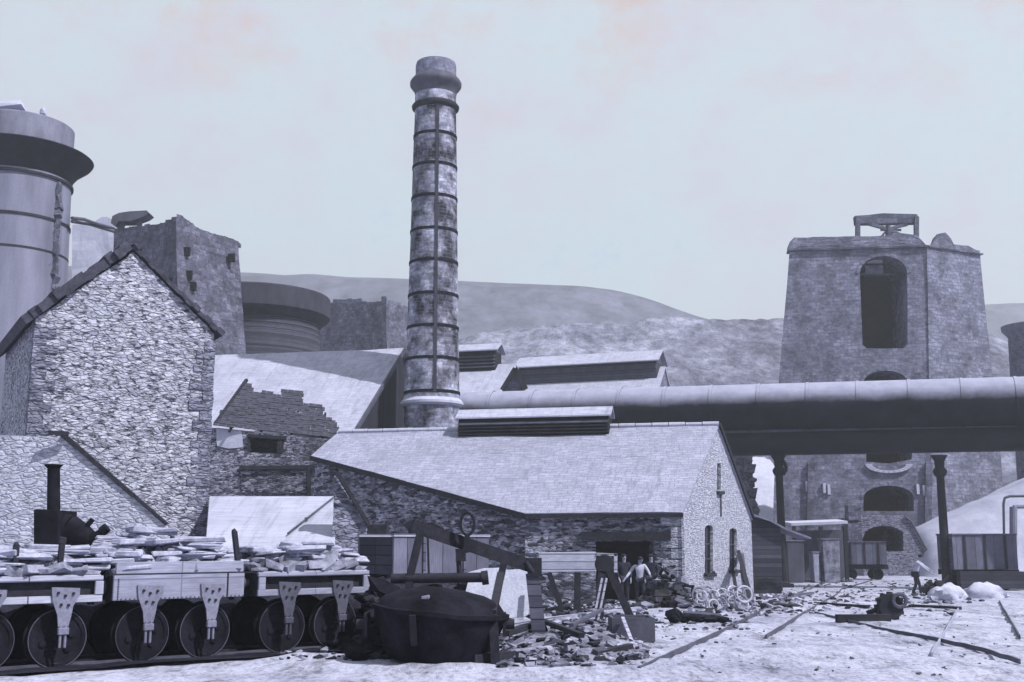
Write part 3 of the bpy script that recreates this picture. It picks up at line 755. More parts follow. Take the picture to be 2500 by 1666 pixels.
iron_column(2298, 1430, 60.4, 'dark round iron column under the gas main beside the standing man')
iron_column(1904, 1390, 63.2, 'dark iron column under the gas main right of the long shed')
mb = MB(); pc = P(1905, 1122, 62.9); mb.path([pc, P(1915, 1128, 62.9), P(1920, 1145, 62.9), P(1912, 1160, 62.9), P(1905, 1158, 62.9)], .1)
tag(obj('pipe_bracket', mb, M['iron']), 'small curved iron bracket on the column right of the long shed', 'bracket')

# ------------------------------------------------------------------ sheds beyond the gas main
def long_roof(name, label, ridge_l, ridge_r, eave_dy, Yl, Yr, mroof=M['whiteroof'], drop=3.0, run=4.2):
    a, b = P(*ridge_l, Yl), P(*ridge_r, Yr); b.z = a.z
    o = thing(name, label, 'shed', onground((a+b)/2)); d_ = (b-a).normalized(); f_ = V((d_.y, -d_.x, 0)); f_ = f_ if f_.y < 0 else -f_
    e = f_*run-V((0, 0, drop)); eb = -f_*run-V((0, 0, drop))
    mb = MB(); mb.slab([a, b, b+e, a+e], V((0, 0, .14))); mb.slab([a, b, b+eb, a+eb], V((0, 0, .143))); obj('roof', mb, mroof, o)
    mb = MB(); z = -1.1
    q = [a+e*.97+d_*.1, b+e*.97-d_*.1, b+eb*.97-d_*.1, a+eb*.97+d_*.1]; mb.hexa([V((p.x, p.y, z)) for p in q], [p-V((0, 0, .1)) for p in q]); obj('wall', mb, M['furnace_pale'], o)
    for p in (a+d_*.1, b-d_*.4):
        mb = MB(); mb.slab([p+e*.97, p-V((0, 0, .02)), p+eb*.97], d_*.3); obj('gable_wall', mb, M['furnace_pale'], o)
    return a, b, d_, f_, o
def lantern(label, a, b, d_, f_, s0, s1, hgt, wdt, mside, roof=True, base=.3):
    p, q = a+d_*s0, a+d_*s1; o = thing('ridge_lantern', label, 'lantern', p)
    mb = MB(); mb.obox(p+f_*wdt-V((0, 0, base+.6)), q-p, -f_*2*wdt, V((0, 0, hgt+base+.6))); obj('louvre_wall', mb, mside, o)
    for i in range(4):
        mb = MB(); z = V((0, 0, -.1+i*hgt/4)); mb.obox(p+f_*(wdt+.01)+z, q-p, f_*.16-V((0, 0, .1)), V((0, 0, .05))); obj('louvre_slat', mb, M['iron_mid'], o)
    e = f_*(wdt+.35); t = V((0, 0, hgt)); pk = V((0, 0, wdt*.75)); x = d_*.25
    mb = MB(); mb.slab([p-x+e+t, q+x+e+t, q+x+t+pk, p-x+t+pk], V((0, 0, .08))); mb.slab([p-x+t+pk, q+x+t+pk, q+x-e+t, p-x-e+t], V((0, 0, .081))); obj('roof', mb, M['whiteroof'], o)
    for pt, sg in ((p, 1), (q, -1)):
        mb = MB(); mb.slab([pt+f_*wdt+t, pt+t+pk*.9, pt-f_*wdt+t], d_*.1*sg); obj('gable_board', mb, M['iron_mid'], o)
    return o
a, b, d_, f_, o = long_roof('rear_shed', 'white-roofed shed just right of the chimney beyond the gas main', (1000, 903), (1262, 903), 0, 80, 78, run=5.0, drop=3.4)
lantern('short dark louvred lantern on the rear shed right of chimney', a, b, d_, f_, 0, (b-a).length*.83, .95, .8, M['louvre'])
# cross gable with dark barge boards
ga = P(1258, 902, 70.5); gl_, gr2 = P(1226, 955, 70.5), P(1284, 953, 70.5)
cg = thing('cross_gable', 'small pointed gable with dark barge boards between the two rear roofs', 'gable', onground(ga))
mb = MB(); bk3 = V((.5, 6, 0)); mb.slab([ga, ga+bk3, gl_+bk3, gl_], V((0, 0, .1))); mb.slab([ga, ga+bk3, gr2+bk3, gr2], V((0, 0, .1))); obj('roof', mb, M['whiteroof'], cg)
mb = MB(); mb.slab([V((gl_.x+.15, gl_.y+.3, -1)), V((gr2.x-.15, gr2.y+.3, -1)), gr2+V((-.15, .3, 0)), ga+V((0, .3, 0)), gl_+V((.15, .3, 0))], V((0, .3, 0))); obj('wall', mb, M['furnace_pale'], cg)
mb = MB(); 
for e_ in (gl_, gr2):
    mb = MB(); mb.beam(ga+V((0, -.06, .05)), e_+V((0, -.06, .05)), .16, .3); obj('barge_board', mb, M['iron'], cg)
a, b, d_, f_, o = long_roof('low_rear_shed', 'long white-roofed shed with striped louvred front before the spoil hill', (1262, 918), (1625, 912), 0, 88, 84, run=4.5, drop=3.6)
lantern('long pale-striped louvred lantern on the low rear shed', a, b, d_, f_, .5, (b-a).length-.4, .35, 1.3, M['hutboard'])

# ------------------------------------------------------------------ blast furnace tower (right)
Ld, Md, Rd = 86.5, 84.5, 87.0
L0, L1 = P(1884, 1400, Ld-.9), P(1928, 604, Ld+.8); M0, M1 = P(2276, 1400, Md-.9), P(2262, 598, Md+.8); R0, R1 = P(2462, 1400, Rd), P(2392, 612, Rd+1.2)
fnn = (M0-L0).cross(L1-L0).normalized(); fnn = fnn if fnn.y < 0 else -fnn
rnn = (R0-M0).cross(M1-M0).normalized(); rnn = rnn if rnn.y < 0 else -rnn
tw = thing('furnace_tower', 'massive tapering masonry blast furnace tower with tall arched recess at right', 'furnace', onground(P(2150, 1400, 90)))
fp = lambda x, y: Ppl(x, y, L0, fnn); rpn = lambda x, y: Ppl(x, y, M0, rnn)
Lpx = [(1928, 604), (1921, 700), (1912, 800), (1902, 920), (1894, 1060), (1886, 1300), (1884, 1440)]
Mpx = [(2262, 598), (2265, 700), (2268, 920), (2272, 1100), (2276, 1400), (2277, 1440)]
Rpx = [(2392, 612), (2398, 680), (2408, 780), (2424, 915), (2440, 1060), (2456, 1300), (2464, 1440)]
tall = [(2104, 850)]+[(2157-58*math.cos(math.pi*i/12), 668-42*math.sin(math.pi*i/12)) for i in range(13)]+[(2216, 840), (2206, 851), (2116, 851)]
tall[0] = (2106, 842)
a2 = arch(2108, 2216, 905, 990, 10, 935); a2[0] = (2104, 990); a2[-1] = (2222, 990)
a3 = arch(2108, 2231, 1186, 1248, 10, 1215)
a4 = [(2115, 1128), (2115, 1070), (2228, 1070), (2226, 1122), (2170, 1132)]
mb = MB(); mb.holed(Lpx[::-1]+Mpx, [tall, a2, a4, a3], V((.5, 5, 0)), fp)
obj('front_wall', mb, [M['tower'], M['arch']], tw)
mb = MB(); mb.holed(Mpx[::-1]+Rpx, [], V((0, 1, 0)), rpn); obj('side_wall', mb, M['tower'], tw)
mb = MB(); bkv = lambda p, k: p+V((k, 11, 0))
Lw = [fp(*p) for p in Lpx]; Rw = [rpn(*p) for p in Rpx]; Lb = [bkv(p, 2.5) for p in Lw]; Rb_ = [bkv(p, .5) for p in Rw]
for i in range(len(Lw)-1): mb.face([Lw[i], Lb[i], Lb[i+1], Lw[i+1]])
for i in range(len(Rw)-1): mb.face([Rw[i], Rb_[i], Rb_[i+1], Rw[i+1]])
mb.face([Lb[0], Rb_[0], Rb_[-1], Lb[-1]]); mb.face([Lw[0], fp(2262, 598), Rw[0], Rb_[0], Lb[0]]); obj('back_wall', mb, M['tower'], tw)
def archring(loop, wdt, name='arch_ring'):
    mb = MB(); top = loop[1:-1]; cx_ = (top[0][0]+top[-1][0])/2; cy_ = max(p[1] for p in top)+6
    for (xa, ya), (xb, yb7) in zip(top, top[1:]):
        f_ = lambda x, y, k: fp(x+(x-cx_)/math.hypot(x-cx_, y-cy_)*k, y+(y-cy_)/math.hypot(x-cx_, y-cy_)*k)
        xm, ym = xa+(xb-xa)*.93, ya+(yb7-ya)*.93
        mb.slab([f_(xa, ya, 0), f_(xm, ym, 0), f_(xm, ym, wdt), f_(xa, ya, wdt)], fnn*.07)
    return obj(name, mb, M['tower'], tw)
archring(tall[:14]+[tall[14]], 9); archring(a3, 8); archring(a2, 8)
# string course and broken parapet
mb = MB(); mb.beam(fp(1924, 612)+fnn*.05, fp(2264, 603)+fnn*.05, .35, .14); mb.beam(fp(2264, 603)+rnn*.05, rpn(2396, 622)+rnn*.05, .3, .12); obj('string_course', mb, M['furnace'], tw)
def crestpx(pts, Yoff, f):
    m_ = MB(); base_y = 606
    m_.slab([f(x, y) for x, y in pts], V((.2, 1.6, 0))); return m_.rough(.7, .07, .9)
mb = crestpx([(1926, 609), (1928, 592), (1940, 580), (2000, 579), (2090, 577), (2160, 575), (2190, 568), (2238, 575), (2250, 592), (2262, 600), (2264, 604)], 0, fp); obj('parapet', mb, M['tower'], tw)
mb = crestpx([(2264, 604), (2272, 598), (2282, 588), (2288, 572), (2308, 568), (2322, 584), (2328, 598), (2365, 600), (2380, 608), (2391, 614), (2392, 622)], 0, rpn); obj('parapet', mb, M['tower'], tw)
mb = MB(); mb.box(fp(2146, 631)+V((0, 1.2, .1)), (1.25, .3, .38)); obj('pale_block', mb, M['limestone'], tw)  # pale block set in the head of the tall recess
mb = MB(); mb.box(fp(2148, 650)+V((0, 1.6, 0)), (1.4, .5, .8)); obj('corbel', mb, M['tower'], tw)
mb = MB(); mb.beam(fp(2102, 668)+V((0, .4, 0)), fp(2214, 668)+V((0, .4, 0)), .2, .12); obj('tie_bar', mb, M['iron'], tw)
mb = MB(); 
for i in range(13):
    a0 = math.pi*i/12; b0_ = math.pi*(i+.9)/12
    q = lambda t, r: fp(2170-(58*r)*math.cos(t), 1140+ (22*r)*math.sin(t)-6)
    if i < 12: mb.slab([q(a0, 1), q(b0_, 1), q(b0_, .72), q(a0, .72)], fnn*.18)
obj('brick_ring', mb, M['limestone'], tw)
for x, y in ((1970, 1188), (2012, 1192), (2023, 1196), (2240, 1195), (2256, 1198)):
    mb = MB(); mb.box(fp(x, y)+fnn*.08, (.2, .2, .75)); obj('wall_tie', mb, M['limestone'], tw)
for x in (1985, 2272):
    mb = MB()
    mb.beam(fp(x-5, 1130)+fnn*.12, fp(x-8, 1300)+fnn*.12, .5, .2); obj('buttress_strip', mb, M['furnace'], tw)
# winding frame on top
wf = thing('bell_frame', 'timber winding frame with thick top beam standing on the furnace tower', 'frame', P(2165, 590, 89.5))
Yw = 89.5
for x in (2094, 2237):
    mb = MB(); mb.beam(P(x, 590, Yw), P(x, 530, Yw), .34, .34); obj('post', mb, M['furnace'], wf)
mb = MB(); q = [(2088, 527), (2120, 525), (2155, 521), (2195, 522), (2238, 523), (2244, 532), (2242, 545), (2090, 547)]; mb.slab([P(x, y, Yw) for x, y in q], (0, .6, 0)); obj('top_beam', mb, M['furnace'], wf)
mb = MB(); mb.beam(P(2118, 546, Yw), P(2168, 560, Yw), .25); mb.beam(P(2168, 560, Yw), P(2215, 548, Yw), .25); mb.beam(P(2150, 562, Yw), P(2200, 562, Yw), .16); mb.tube(P(2168, 552, Yw), P(2168, 580, Yw), .22, 10); mb.beam(P(2168, 563, Yw), P(2205, 578, Yw), .3); mb.beam(P(2165, 563, Yw), P(2150, 580, Yw), .16); obj('bell_yoke', mb, M['furnace'], wf)

# arched ramp before the tower foot
ar_ = thing('arched_ramp', 'small stone archway with sloping side before the furnace tower foot', 'archway', onground(P(2190, 1400, 80)))
Yr = 80; rp_ = lambda x, y: P(x, y, Yr)
mb = MB(); outer = [(2078, 1410), (2078, 1262), (2095, 1258), (2210, 1258), (2225, 1275), (2262, 1345), (2275, 1360), (2290, 1410)]
hole = [(2112, 1346), (2104, 1322)]+[(2158-56*math.cos(math.pi*i/10), 1318-34*math.sin(math.pi*i/10)) for i in range(2, 9)]+[(2205, 1300), (2206, 1346)]
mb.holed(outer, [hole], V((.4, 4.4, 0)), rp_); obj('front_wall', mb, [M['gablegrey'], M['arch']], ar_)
mb = MB(); 
for (xa, ya), (xb, yb2) in zip(outer, outer[1:]): mb.face([rp_(xa, ya), rp_(xa, ya)+V((.3, 3.5, 0)), rp_(xb, yb2)+V((.3, 3.5, 0)), rp_(xb, yb2)])
obj('ramp_side', mb, M['gablegrey'], ar_)
mb = MB(); mb.path([rp_(2208, 1262)+V((0, -.1, .05)), rp_(2224, 1276)+V((0, -.1, .05)), rp_(2262, 1346)+V((0, -.1, .05))], .07); obj('handrail', mb, M['iron_mid'], ar_)
mb = MB(); mb.obox(rp_(2070, 1270)+V((0, -.3, 0)), V((.8, 0, 0)), V((0, 1, 0)), V((0, 0, 1.0))); mb.rock(rp_(2086, 1248)+V((0, .1, 0)), 1.0, .8, .5); mb.obox(rp_(2074, 1410)+V((0, -.3, 0)), V((.9, 0, 0)), V((0, 1, 0)), V((0, 0, 3.7))); mb.rough(.4, .05); obj('pier', mb, M['furnace'], ar_)

# bank of pale waste on the right
mb = MB(); bm = mb.bm; rows = []
for j in range(26):
    row = []
    for i in range(60):
        X = 27.4+i*.5; Yb = 75.5+j*.36
        t_ = j/25; hgt = max(0, math.sin(min(1, t_*1.1)*math.pi/2))*(3.3+min(X-28, 12)*.42)
        hgt *= smooth(27.2, 29.2, X); hgt += noise.fractal(V((X*.5, Yb*.5, 0)), 1, 2, 4)*.18
        row.append(bm.verts.new((X+ (0), Yb, -1.15+hgt)))
    rows.append(row)
for a, b in zip(rows, rows[1:]):
    for i in range(59): bm.faces.new((a[i], a[i+1], b[i+1], b[i]))
struct(obj('waste_bank', mb, M['ash'], smooth_=True, local=True))
mb = MB(); bm = mb.bm; rows = []
for j in range(20):
    row = []
    for i in range(30):
        X = 13+i*.55; Yb = 100+j*1.2; hgt = 11.5*math.sin(min(1, j/16)*math.pi/2)*smooth(12, 17, X)*(1-smooth(26, 29, X)*.6)
        row.append(bm.verts.new((X, Yb, -1.1+hgt+noise.fractal(V((X*.5, Yb*.4, 4)), 1, 2, 4)*.3)))
    rows.append(row)
for a, b in zip(rows, rows[1:]):
    for i in range(29): bm.faces.new((a[i], a[i+1], b[i+1], b[i]))
struct(obj('limestone_bank', mb, M['sack'], smooth_=True, local=True))
mb = MB()
for i in range(46):
    t_ = rng.random(); mb.rock(P(1798+rng.uniform(0, 30)+14*t_, 1100+t_*150, 92)+V((0, rng.uniform(-.8, .8), 0)), rng.uniform(.5, 1.1), 1, rng.uniform(.4, 1.0))
mb.obox(V((P(1800, 1300, 92).x, 92.3, -1)), V((1.0, 0, 0)), V((0, 1, 0)), V((0, 0, 8.5)))
tag(obj('ruined_pier', mb, M['gablegrey']), 'ragged grey stone pier glimpsed beyond the long shed gable', 'wall')
# faint stove at the right edge
Y = 96; ctr = P(2530, 900, Y); zz = lambda y: P(2530, y, Y).z
rs = thing('pale_stove', 'pale round furnace stove cut by the right edge of the view', 'stove', (ctr.x, ctr.y, -1)); cc = (ctr.x, ctr.y, 0); r_ = abs(P(2470, 900, Y).x-ctr.x)
mb = MB(); mb.lathe([(r_*1.06, -1.2), (r_, zz(900)), (r_*.97, zz(812))], cc, 40); obj('shell', mb, M['furnace_pale'], rs, True, cyl=(ctr.x, ctr.y, r_))
mb = MB(); mb.lathe([(r_*.97, zz(822)), (r_*1.2, zz(806)), (r_*1.22, zz(796)), (r_*.9, zz(794)), (.2, zz(788))], cc, 40); obj('collar', mb, M['iron_pale'], rs, True)
mb = MB(); Yq = 70; mb.path([P(2452, 1345, Yq), P(2450, 1230, Yq), P(2453, 1216, Yq), P(2465, 1212, Yq), P(2540, 1211, Yq)], .08)
tag(obj('steam_pipe', mb, M['iron_mid']), 'thin bent steam pipe standing behind the right-hand wagon', 'pipe')
mb = MB(); mb.tube(P(2474, 1350, Yq), P(2474, 1238, Yq), .22, 12); mb.tube(P(2474, 1238, Yq), P(2560, 1236, Yq), .12, 10)
tag(obj('water_pipe', mb, M['iron_pale']), 'pale upright water pipe at the right edge behind wagon', 'pipe')

# ------------------------------------------------------------------ ruined cottage with broken slate roof
Ye = 53.0
ea, eb_ = P(522, 1040, Ye), P(824, 1072, Ye+1.1); ra = P(600, 936, Ye+3.4)
rn = (eb_-ea).cross(ra-ea).normalized(); rn = rn if rn.z > 0 else -rn
cp = lambda x, y: Ppl(x, y, ea, rn)
rc = thing('ruined_cottage', 'roofless stone cottage with ragged remnant of dark slates beside the pale house', 'cottage', onground(P(680, 1200, 54)))
U = (eb_-ea).normalized(); Vv = rn.cross(U); Vv = Vv if Vv.z > 0 else -Vv
lim = [(-.2, 0), (.0, .05)]
ragged = [(560, 990), (598, 937), (612, 948), (625, 962), (655, 958), (678, 968), (690, 955), (705, 958), (738, 956), (744, 985), (775, 992), (786, 1000), (800, 1025), (818, 1032), (826, 1066), (824, 1074), (522, 1042)]
poly = [((cp(x, y)-ea).dot(U), (cp(x, y)-ea).dot(Vv)) for x, y in ragged]
def inside(px_, py_):
    c_ = False; j = len(poly)-1
    for i in range(len(poly)):
        xi, yi = poly[i]; xj, yj = poly[j]
        if (yi > py_) != (yj > py_) and px_ < (xj-xi)*(py_-yi)/(yj-yi)+xi: c_ = not c_
        j = i
    return c_
mb = MB(); row = 0; vv = 0
while vv < 6.5:
    uu = -.3+rng.uniform(0, .1); 
    while uu < 7.5:
        wv = rng.uniform(.2, .44)
        if inside(uu+wv/2, vv+.1) and rng.random() > .04:
            o_ = ea+U*uu+Vv*(vv-.03+rng.uniform(-.025, .02))+rn*(.02+rng.uniform(0, .035)); mb.obox(o_, U*(wv-.012), Vv*.32+rn*-.02, rn*.04)
        uu += wv
    vv += .18
obj('slate_roof', mb, M['oldslate'], rc)
mb = MB(); mb.beam(cp(526, 1036)+rn*.03, cp(602, 930)+rn*.05, .14, .14); obj('verge_rafter', mb, M['wood'], rc)
for i in range(4):
    mb = MB(); mb.beam(cp(560+i*75, 1050+i*7)-rn*.1, cp(600+i*65, 975+i*10)-rn*.1, .1, .1); obj('rafter', mb, M['wood'], rc)
wY = Ye+.35; wp = lambda x, y: P(x, y, wY)
win = [(608, 1105), (608, 1066), (692, 1070), (692, 1108)]
mb = MB(); mb.holed([(500, 1420), (500, 1045), (530, 1045), (826, 1074), (834, 1080), (836, 1420)], [win], V((0, .4, 0)), wp)
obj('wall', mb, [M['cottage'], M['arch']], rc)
mb = MB(); mb.slab([wp(528, 1046), wp(590, 1052), wp(594, 1092), wp(560, 1096), wp(530, 1090)], V((0, -.03, 0))); mb.rough(.25, .02); obj('plaster_patch', mb, M['limestone'], rc)
mb = MB(); mb.beam(wp(606, 1064)+V((0, -.08, 0)), wp(700, 1070)+V((0, -.08, 0)), .12, .16); mb.beam(wp(608, 1066)+V((0, -.05, 0)), wp(608, 1104)+V((0, -.05, 0)), .1, .1); mb.beam(wp(684, 1066)+V((0, -.05, 0)), wp(684, 1106)+V((0, -.05, 0)), .25, .1); obj('window_frame', mb, M['wood'], rc)
mb = MB(); mb.beam(wp(586, 1143)+V((0, -.1, 0)), wp(850, 1140)+V((0, -.1, 0)), .15, .18); obj('floor_beam', mb, M['wood'], rc)
mb = MB(); mb.beam(wp(756, 1140)+V((0, -.12, 0)), wp(756, 1215)+V((0, -.12, 0)), .16, .14); obj('post', mb, M['wood'], rc)
mb = MB(); mb.slab([wp(590, 1150), wp(748, 1150), wp(748, 1205), wp(590, 1203)], V((0, -.05, 0))); mb.rough(.3, .03); obj('dark_infill', mb, M['shedwall'], rc)

# low white-roofed shed in front of it
ws = thing('low_shed', 'low shed with blank white roof and grey stone gable behind the loaded wagons', 'shed', onground(P(700, 1320, 31)))
w1, w2 = P(512, 1212, 33.5), P(818, 1196, 33.5); w2.z = w1.z
wa, wb = P(500, 1360, 29.5), P(818, 1350, 29.5)
mb = MB(); mb.slab([w1, w2, wb, wa], V((0, 0, -.1))); obj('roof', mb, M['sheet'], ws)
mb = MB(); mb.slab([V((w1.x, 29.8, -.6)), V((w2.x-.05, 29.8, -.6)), wb+V((-.05, .3, -.1)), wa+V((0, .3, -.1))], V((0, .3, 0))); obj('wall', mb, M['gable'], ws)
gA_, gB_ = P(816, 1160, 30.5), P(898, 1278, 30.9)
mb = MB(); mb.slab([V((gA_.x, 30.5, -.8)), V((gB_.x, 30.9, -.8)), gB_, P(826, 1160, 30.55), gA_], V((0, .35, 0))); mb.rough(.3, .02); obj('gable_wall', mb, M['gablegrey'], ws)
mb = MB(); mb.beam(P(824, 1156, 30.4), P(900, 1282, 30.8), .09, .1); obj('verge_board', mb, M['wood'], ws)
mb = MB(); mb.beam(P(816, 1219, 30.4), P(885, 1219, 30.7), .04, .05); obj('tie_rail', mb, M['iron_mid'], ws)
rn2 = (w2-w1).cross(wb-w2).normalized(); rn2 = rn2 if rn2.z > 0 else -rn2; q2 = lambda x, y: Ppl(x, y, w1, rn2)+rn2*.05
mb = MB(); mb.tube(q2(703, 1307), q2(814, 1219), .026, 8); mb.rock(q2(748, 1272), .09, .09, .09)
tag(obj('leaning_pole', mb, M['iron_mid']), 'thin pole lying aslant on the blank white shed roof', 'pole')

# ------------------------------------------------------------------ foreground tram wagons
AL = R(40); wd_ = V((math.cos(AL), math.sin(AL), 0)); wn_ = V((math.sin(AL), -math.cos(AL), 0))
W0 = V((-6.56, 16.2, 0)); WL = 2.05; WW = 1.35
def wheel(mb_name, x, y, r, parent):
    mb = MB(); c = V((x, y, r)); n_ = -1 if y < 0 else 1
    mb.lathe([(r-.07, -.05), (r-.01, -.055), (r, -.05), (r, .04), (r+.03, .045), (r+.03, .06), (r-.07, .06)], c, 32, 'Y', cap=False)
    o = obj('wheel', mb, M['soot'], parent, True, local=True)
    mb = MB(); mb.torus(c+V((0, n_*.056, 0)), r-.012, .007, (0, 1, 0), 36, 6); obj('tyre', mb, M['iron_mid'], o, True, local=True)
    mb = MB(); mb.tube(c+V((0, -.07, 0)), c+V((0, .07, 0)), .08, 12)
    mb.lathe([(.07, -.02), (r-.06, -.035), (r-.06, .015), (.07, .03)], c, 28, 'Y')
    for k in range(6):
        t = 2*math.pi*k/6+.3; mb.tube(c+V((math.cos(t)*r*.5, n_*.03-.005, math.sin(t)*r*.5)), c+V((math.cos(t)*r*.5, n_*.05-.005, math.sin(t)*r*.5)), .05, 10)
    obj('disc', mb, M['soot'], o, local=True)
    return o
def tram(label, kind, s0, stakes=(), group='tram wagons in the foreground row'):
    c = W0+wd_*(s0+WL/2)+wn_*.2-wn_*WW/2
    t = thing('tram_wagon', label, 'wagon', (c.x, c.y, 0), AL, group); h_, w_ = WL/2, WW/2
    mb = MB(); mb.box((0, 0, 1.25), (WL-.06, WW-.06, .06)); obj('deck', mb, M['wood_pale'], t, local=True)
    if kind == 'plate':
        for sg in (-1, 1):
            mb = MB(); mb.box((0, sg*(w_-.02), 1.09), (WL, .05, .37)); o = obj('solebar', mb, M['wagon_side'], t, local=True, bevel=.008)
            mb = MB()
            for i in range(9): mb.tube((-h_+.07, sg*w_, .93+i*.035), (-h_+.07, sg*(w_+.02), .93+i*.035), .011, 6)
            for i in range(30): mb.tube((-h_+.12+i*.066, sg*w_, .925), (-h_+.12+i*.066, sg*(w_+.02), .925), .011, 6)
            obj('rivets', mb, M['iron_mid'], o, local=True)
            mb = MB(); mb.box((-.0, sg*(w_-.02), 1.365), (WL-.05, .06, .17)); obj('side_plank', mb, M['wagon_side'], t, local=True, bevel=.008)
            mb = MB(); mb.box((h_-.28, sg*(w_+.01), 1.09), (.02, .015, .37)); obj('seam', mb, M['iron'], t, local=True)
            mb = MB(); mb.box((0, sg*(w_+.004), 1.276), (WL+.01, .012, .014)); obj('seam', mb, M['iron'], t, local=True)
    else:
        for sg in (-1, 1):
            mb = MB()
            mb.box((0, sg*(w_-.02), 1.23), (WL, .05, .07)); mb.box((0, sg*(w_-.02), .95), (WL, .05, .1))
            for x in (-h_+.07, h_-.05): mb.box((x, sg*(w_-.018), 1.09), (.12, .05, .2))
            obj('side_frame', mb, M['wagon_side'] if kind == 'frame' else M['wood_pale'], t, local=True, bevel=.008)
            mb = MB(); mb.box((0, sg*(w_-.14), 1.08), (WL-.1, .1, .26)); obj('solebar', mb, M['wood'], t, local=True)
    for sg in (-1, 1):
        mb = MB(); mb.box((sg*(h_-.04), 0, 1.08), (.1, WW-.12, .34)); obj('headstock', mb, M['wood'], t, local=True)
        mb = MB(); mb.tube((sg*h_, -.35, 1.1), (sg*(h_+.1), -.35, 1.1), .06, 14); mb.tube((sg*(h_+.1), -.35, 1.1), (sg*(h_+.13), -.35, 1.1), .11, 16); obj('buffer', mb, M['iron_mid'], t, local=True)
        mb = MB(); mb.torus((sg*(h_+.09), .0, 1.0), .06, .016, (0, 1, 0), 14); mb.torus((sg*(h_+.1), .0, .9), .06, .016, (1, 0, .2), 14); obj('coupling', mb, M['iron'], t, local=True)
    pale = M['iron_pale'] if kind != 'frame' else M['iron_mid']
    for x in (-.49, .49):
        for sg in (-1, 1):
            mb = MB(); yy = sg*(w_+.012)
            pr = [(-.19, 1.12), (.2, 1.1), (.2, 1.0), (.12, .86), (.1, .72), (.07, .58), (-.07, .58), (-.09, .74), (-.17, .94)]
            mb.slab([V((x+a, yy, b)) for a, b in pr], V((0, sg*.025, 0))); mb.mi = 1
            for a, b in ((-.1, 1.04), (.0, 1.0), (.11, 1.03), (-.05, .88), (.05, .87)): mb.tube((x+a, yy+sg*.02, b), (x+a, yy+sg*.05, b), .02, 8)
            obj('axle_guard', mb, [pale, M['iron']], t, local=True)
            mb = MB(); mb.box((x-.035, yy+sg*.02, .45), (.035, .04, .32)); mb.box((x+.035, yy+sg*.02, .45), (.035, .04, .32)); mb.box((x, yy+sg*.03, .52), (.15, .06, .1)); obj('axle_box', mb, pale, t, local=True, bevel=.01)
            wheel('wheel', x, sg*(w_-.22), .41, t)
        mb = MB(); mb.tube((x, -w_+.05, .41), (x, w_-.05, .41), .035, 10); obj('axle', mb, M['iron'], t, local=True)
    for (x, y, hh, lean) in stakes:
        mb = MB(); mb.beam((x, y, 1.2), (x+lean, y, 1.28+hh), .07, .07); mb.rock((x+lean, y, 1.28+hh), .09, .09, .1); obj('stake', mb, M['wood'], t, local=True)
    return t, c
wa1, c1_ = tram('dark-sided tram wagon at the left edge heaped with pale stone', 'bare', -1.27, ((-.15, -.5, .42, 0), (.45, -.5, .48, .02), (.9, .5, .3, 0)))
wa2, c2_ = tram('pale plate-sided tram wagon heaped with loose stone slabs, middle of the row', 'plate', .93, ((.75, .4, .5, .02), (.97, -.62, .62, -.12)))
wa3, c3_ = tram('tram wagon with open dark side frame, last in the row by the crane', 'frame', 3.22, ((-.3, .55, .1, 0), (.2, .55, .12, 0), (.85, .5, .3, .02)))
def load(c, n_, label, grp, seed, hx=.9, hy=.52, hmax=.42, big=False):
    rn_ = random.Random(seed); mb = MB()
    for i in range(9):
        for j in range(5):
            x, y = -hx+2*hx*i/8, -hy+2*hy*j/4; e_ = hmax*(1-(abs(y)/hy)**2*.6)*(1-.45*(abs(x)/hx)**3); p = c+wd_*x-wn_*y
            mb.rock((p.x, p.y, 1.28+e_*.3), .34, .32, e_*.9, rn_.uniform(0, 3), rn_)
    stuff(obj('stone_load', mb, [M['debris']]), grp.replace('slabs', 'broken stone heaped'), 'stone')
    for i in range(n_):
        x = rn_.uniform(-hx, hx); y = rn_.uniform(-hy, hy); lv = rn_.random()
        env = hmax*(1-(abs(y)/hy)**2*.7)*(1-.5*(abs(x)/hx)**3); z = 1.32+(.25+.75*i/n_)*env
        mb = MB(); sx, sy, sz = rn_.uniform(.2, .85), rn_.uniform(.18, .42), rn_.uniform(.045, .1)
        p = c+wd_*x-wn_*y; m_ = Matrix.Rotation(AL+rn_.uniform(-.5, .5), 3, 'Z') @ Matrix.Rotation(rn_.uniform(-.1, .1), 3, 'X') @ Matrix.Rotation(rn_.uniform(-.09, .09), 3, 'Y')
        mb.box((p.x, p.y, z), (sx, sy, sz), m_)
        for v in mb.bm.verts: v.co += V((rn_.uniform(-.05, .05), rn_.uniform(-.05, .05), rn_.uniform(-.02, .02)))
        tag(obj('flat_stone', mb, M['slab'], bevel=.018), label, 'stone', grp)
load(c1_, 60, 'pale flat stone slab heaped on the left-edge wagon', 'slabs on the left-edge wagon', 3)
load(c2_, 70, 'pale flat stone slab heaped on the plate-sided wagon', 'slabs on the plate-sided wagon', 4, hmax=.62)
load(c3_, 48, 'pale flat stone slab heaped on the open-framed wagon', 'slabs on the open-framed wagon', 5, hmax=.46)
def rail(pts, label, r=.035, m=None, g=None):
    mb = MB()
    fine = []
    for a, b in zip(pts, pts[1:]):
        k = max(2, int((V(b)-V(a)).length/.4)); fine += [V(a).lerp(V(b), i/k) for i in range(k)]
    fine.append(V(pts[-1])); fine = [V((q.x, q.y, gz(q.x, q.y)+sum(gfull(q.x+dx_, q.y+dy_)-gz(q.x+dx_, q.y+dy_) for dx_ in (-2, -1, 0, 1, 2) for dy_ in (-2.5, -1.2, 0, 1.2, 2.5))/25+.035)) for q in fine]
    for a, b in zip(fine, fine[1:]): mb.beam(a, b, r*1.4, .07)
    return tag(obj('rail', mb, m or M['iron_mid']), label, 'rail', g)
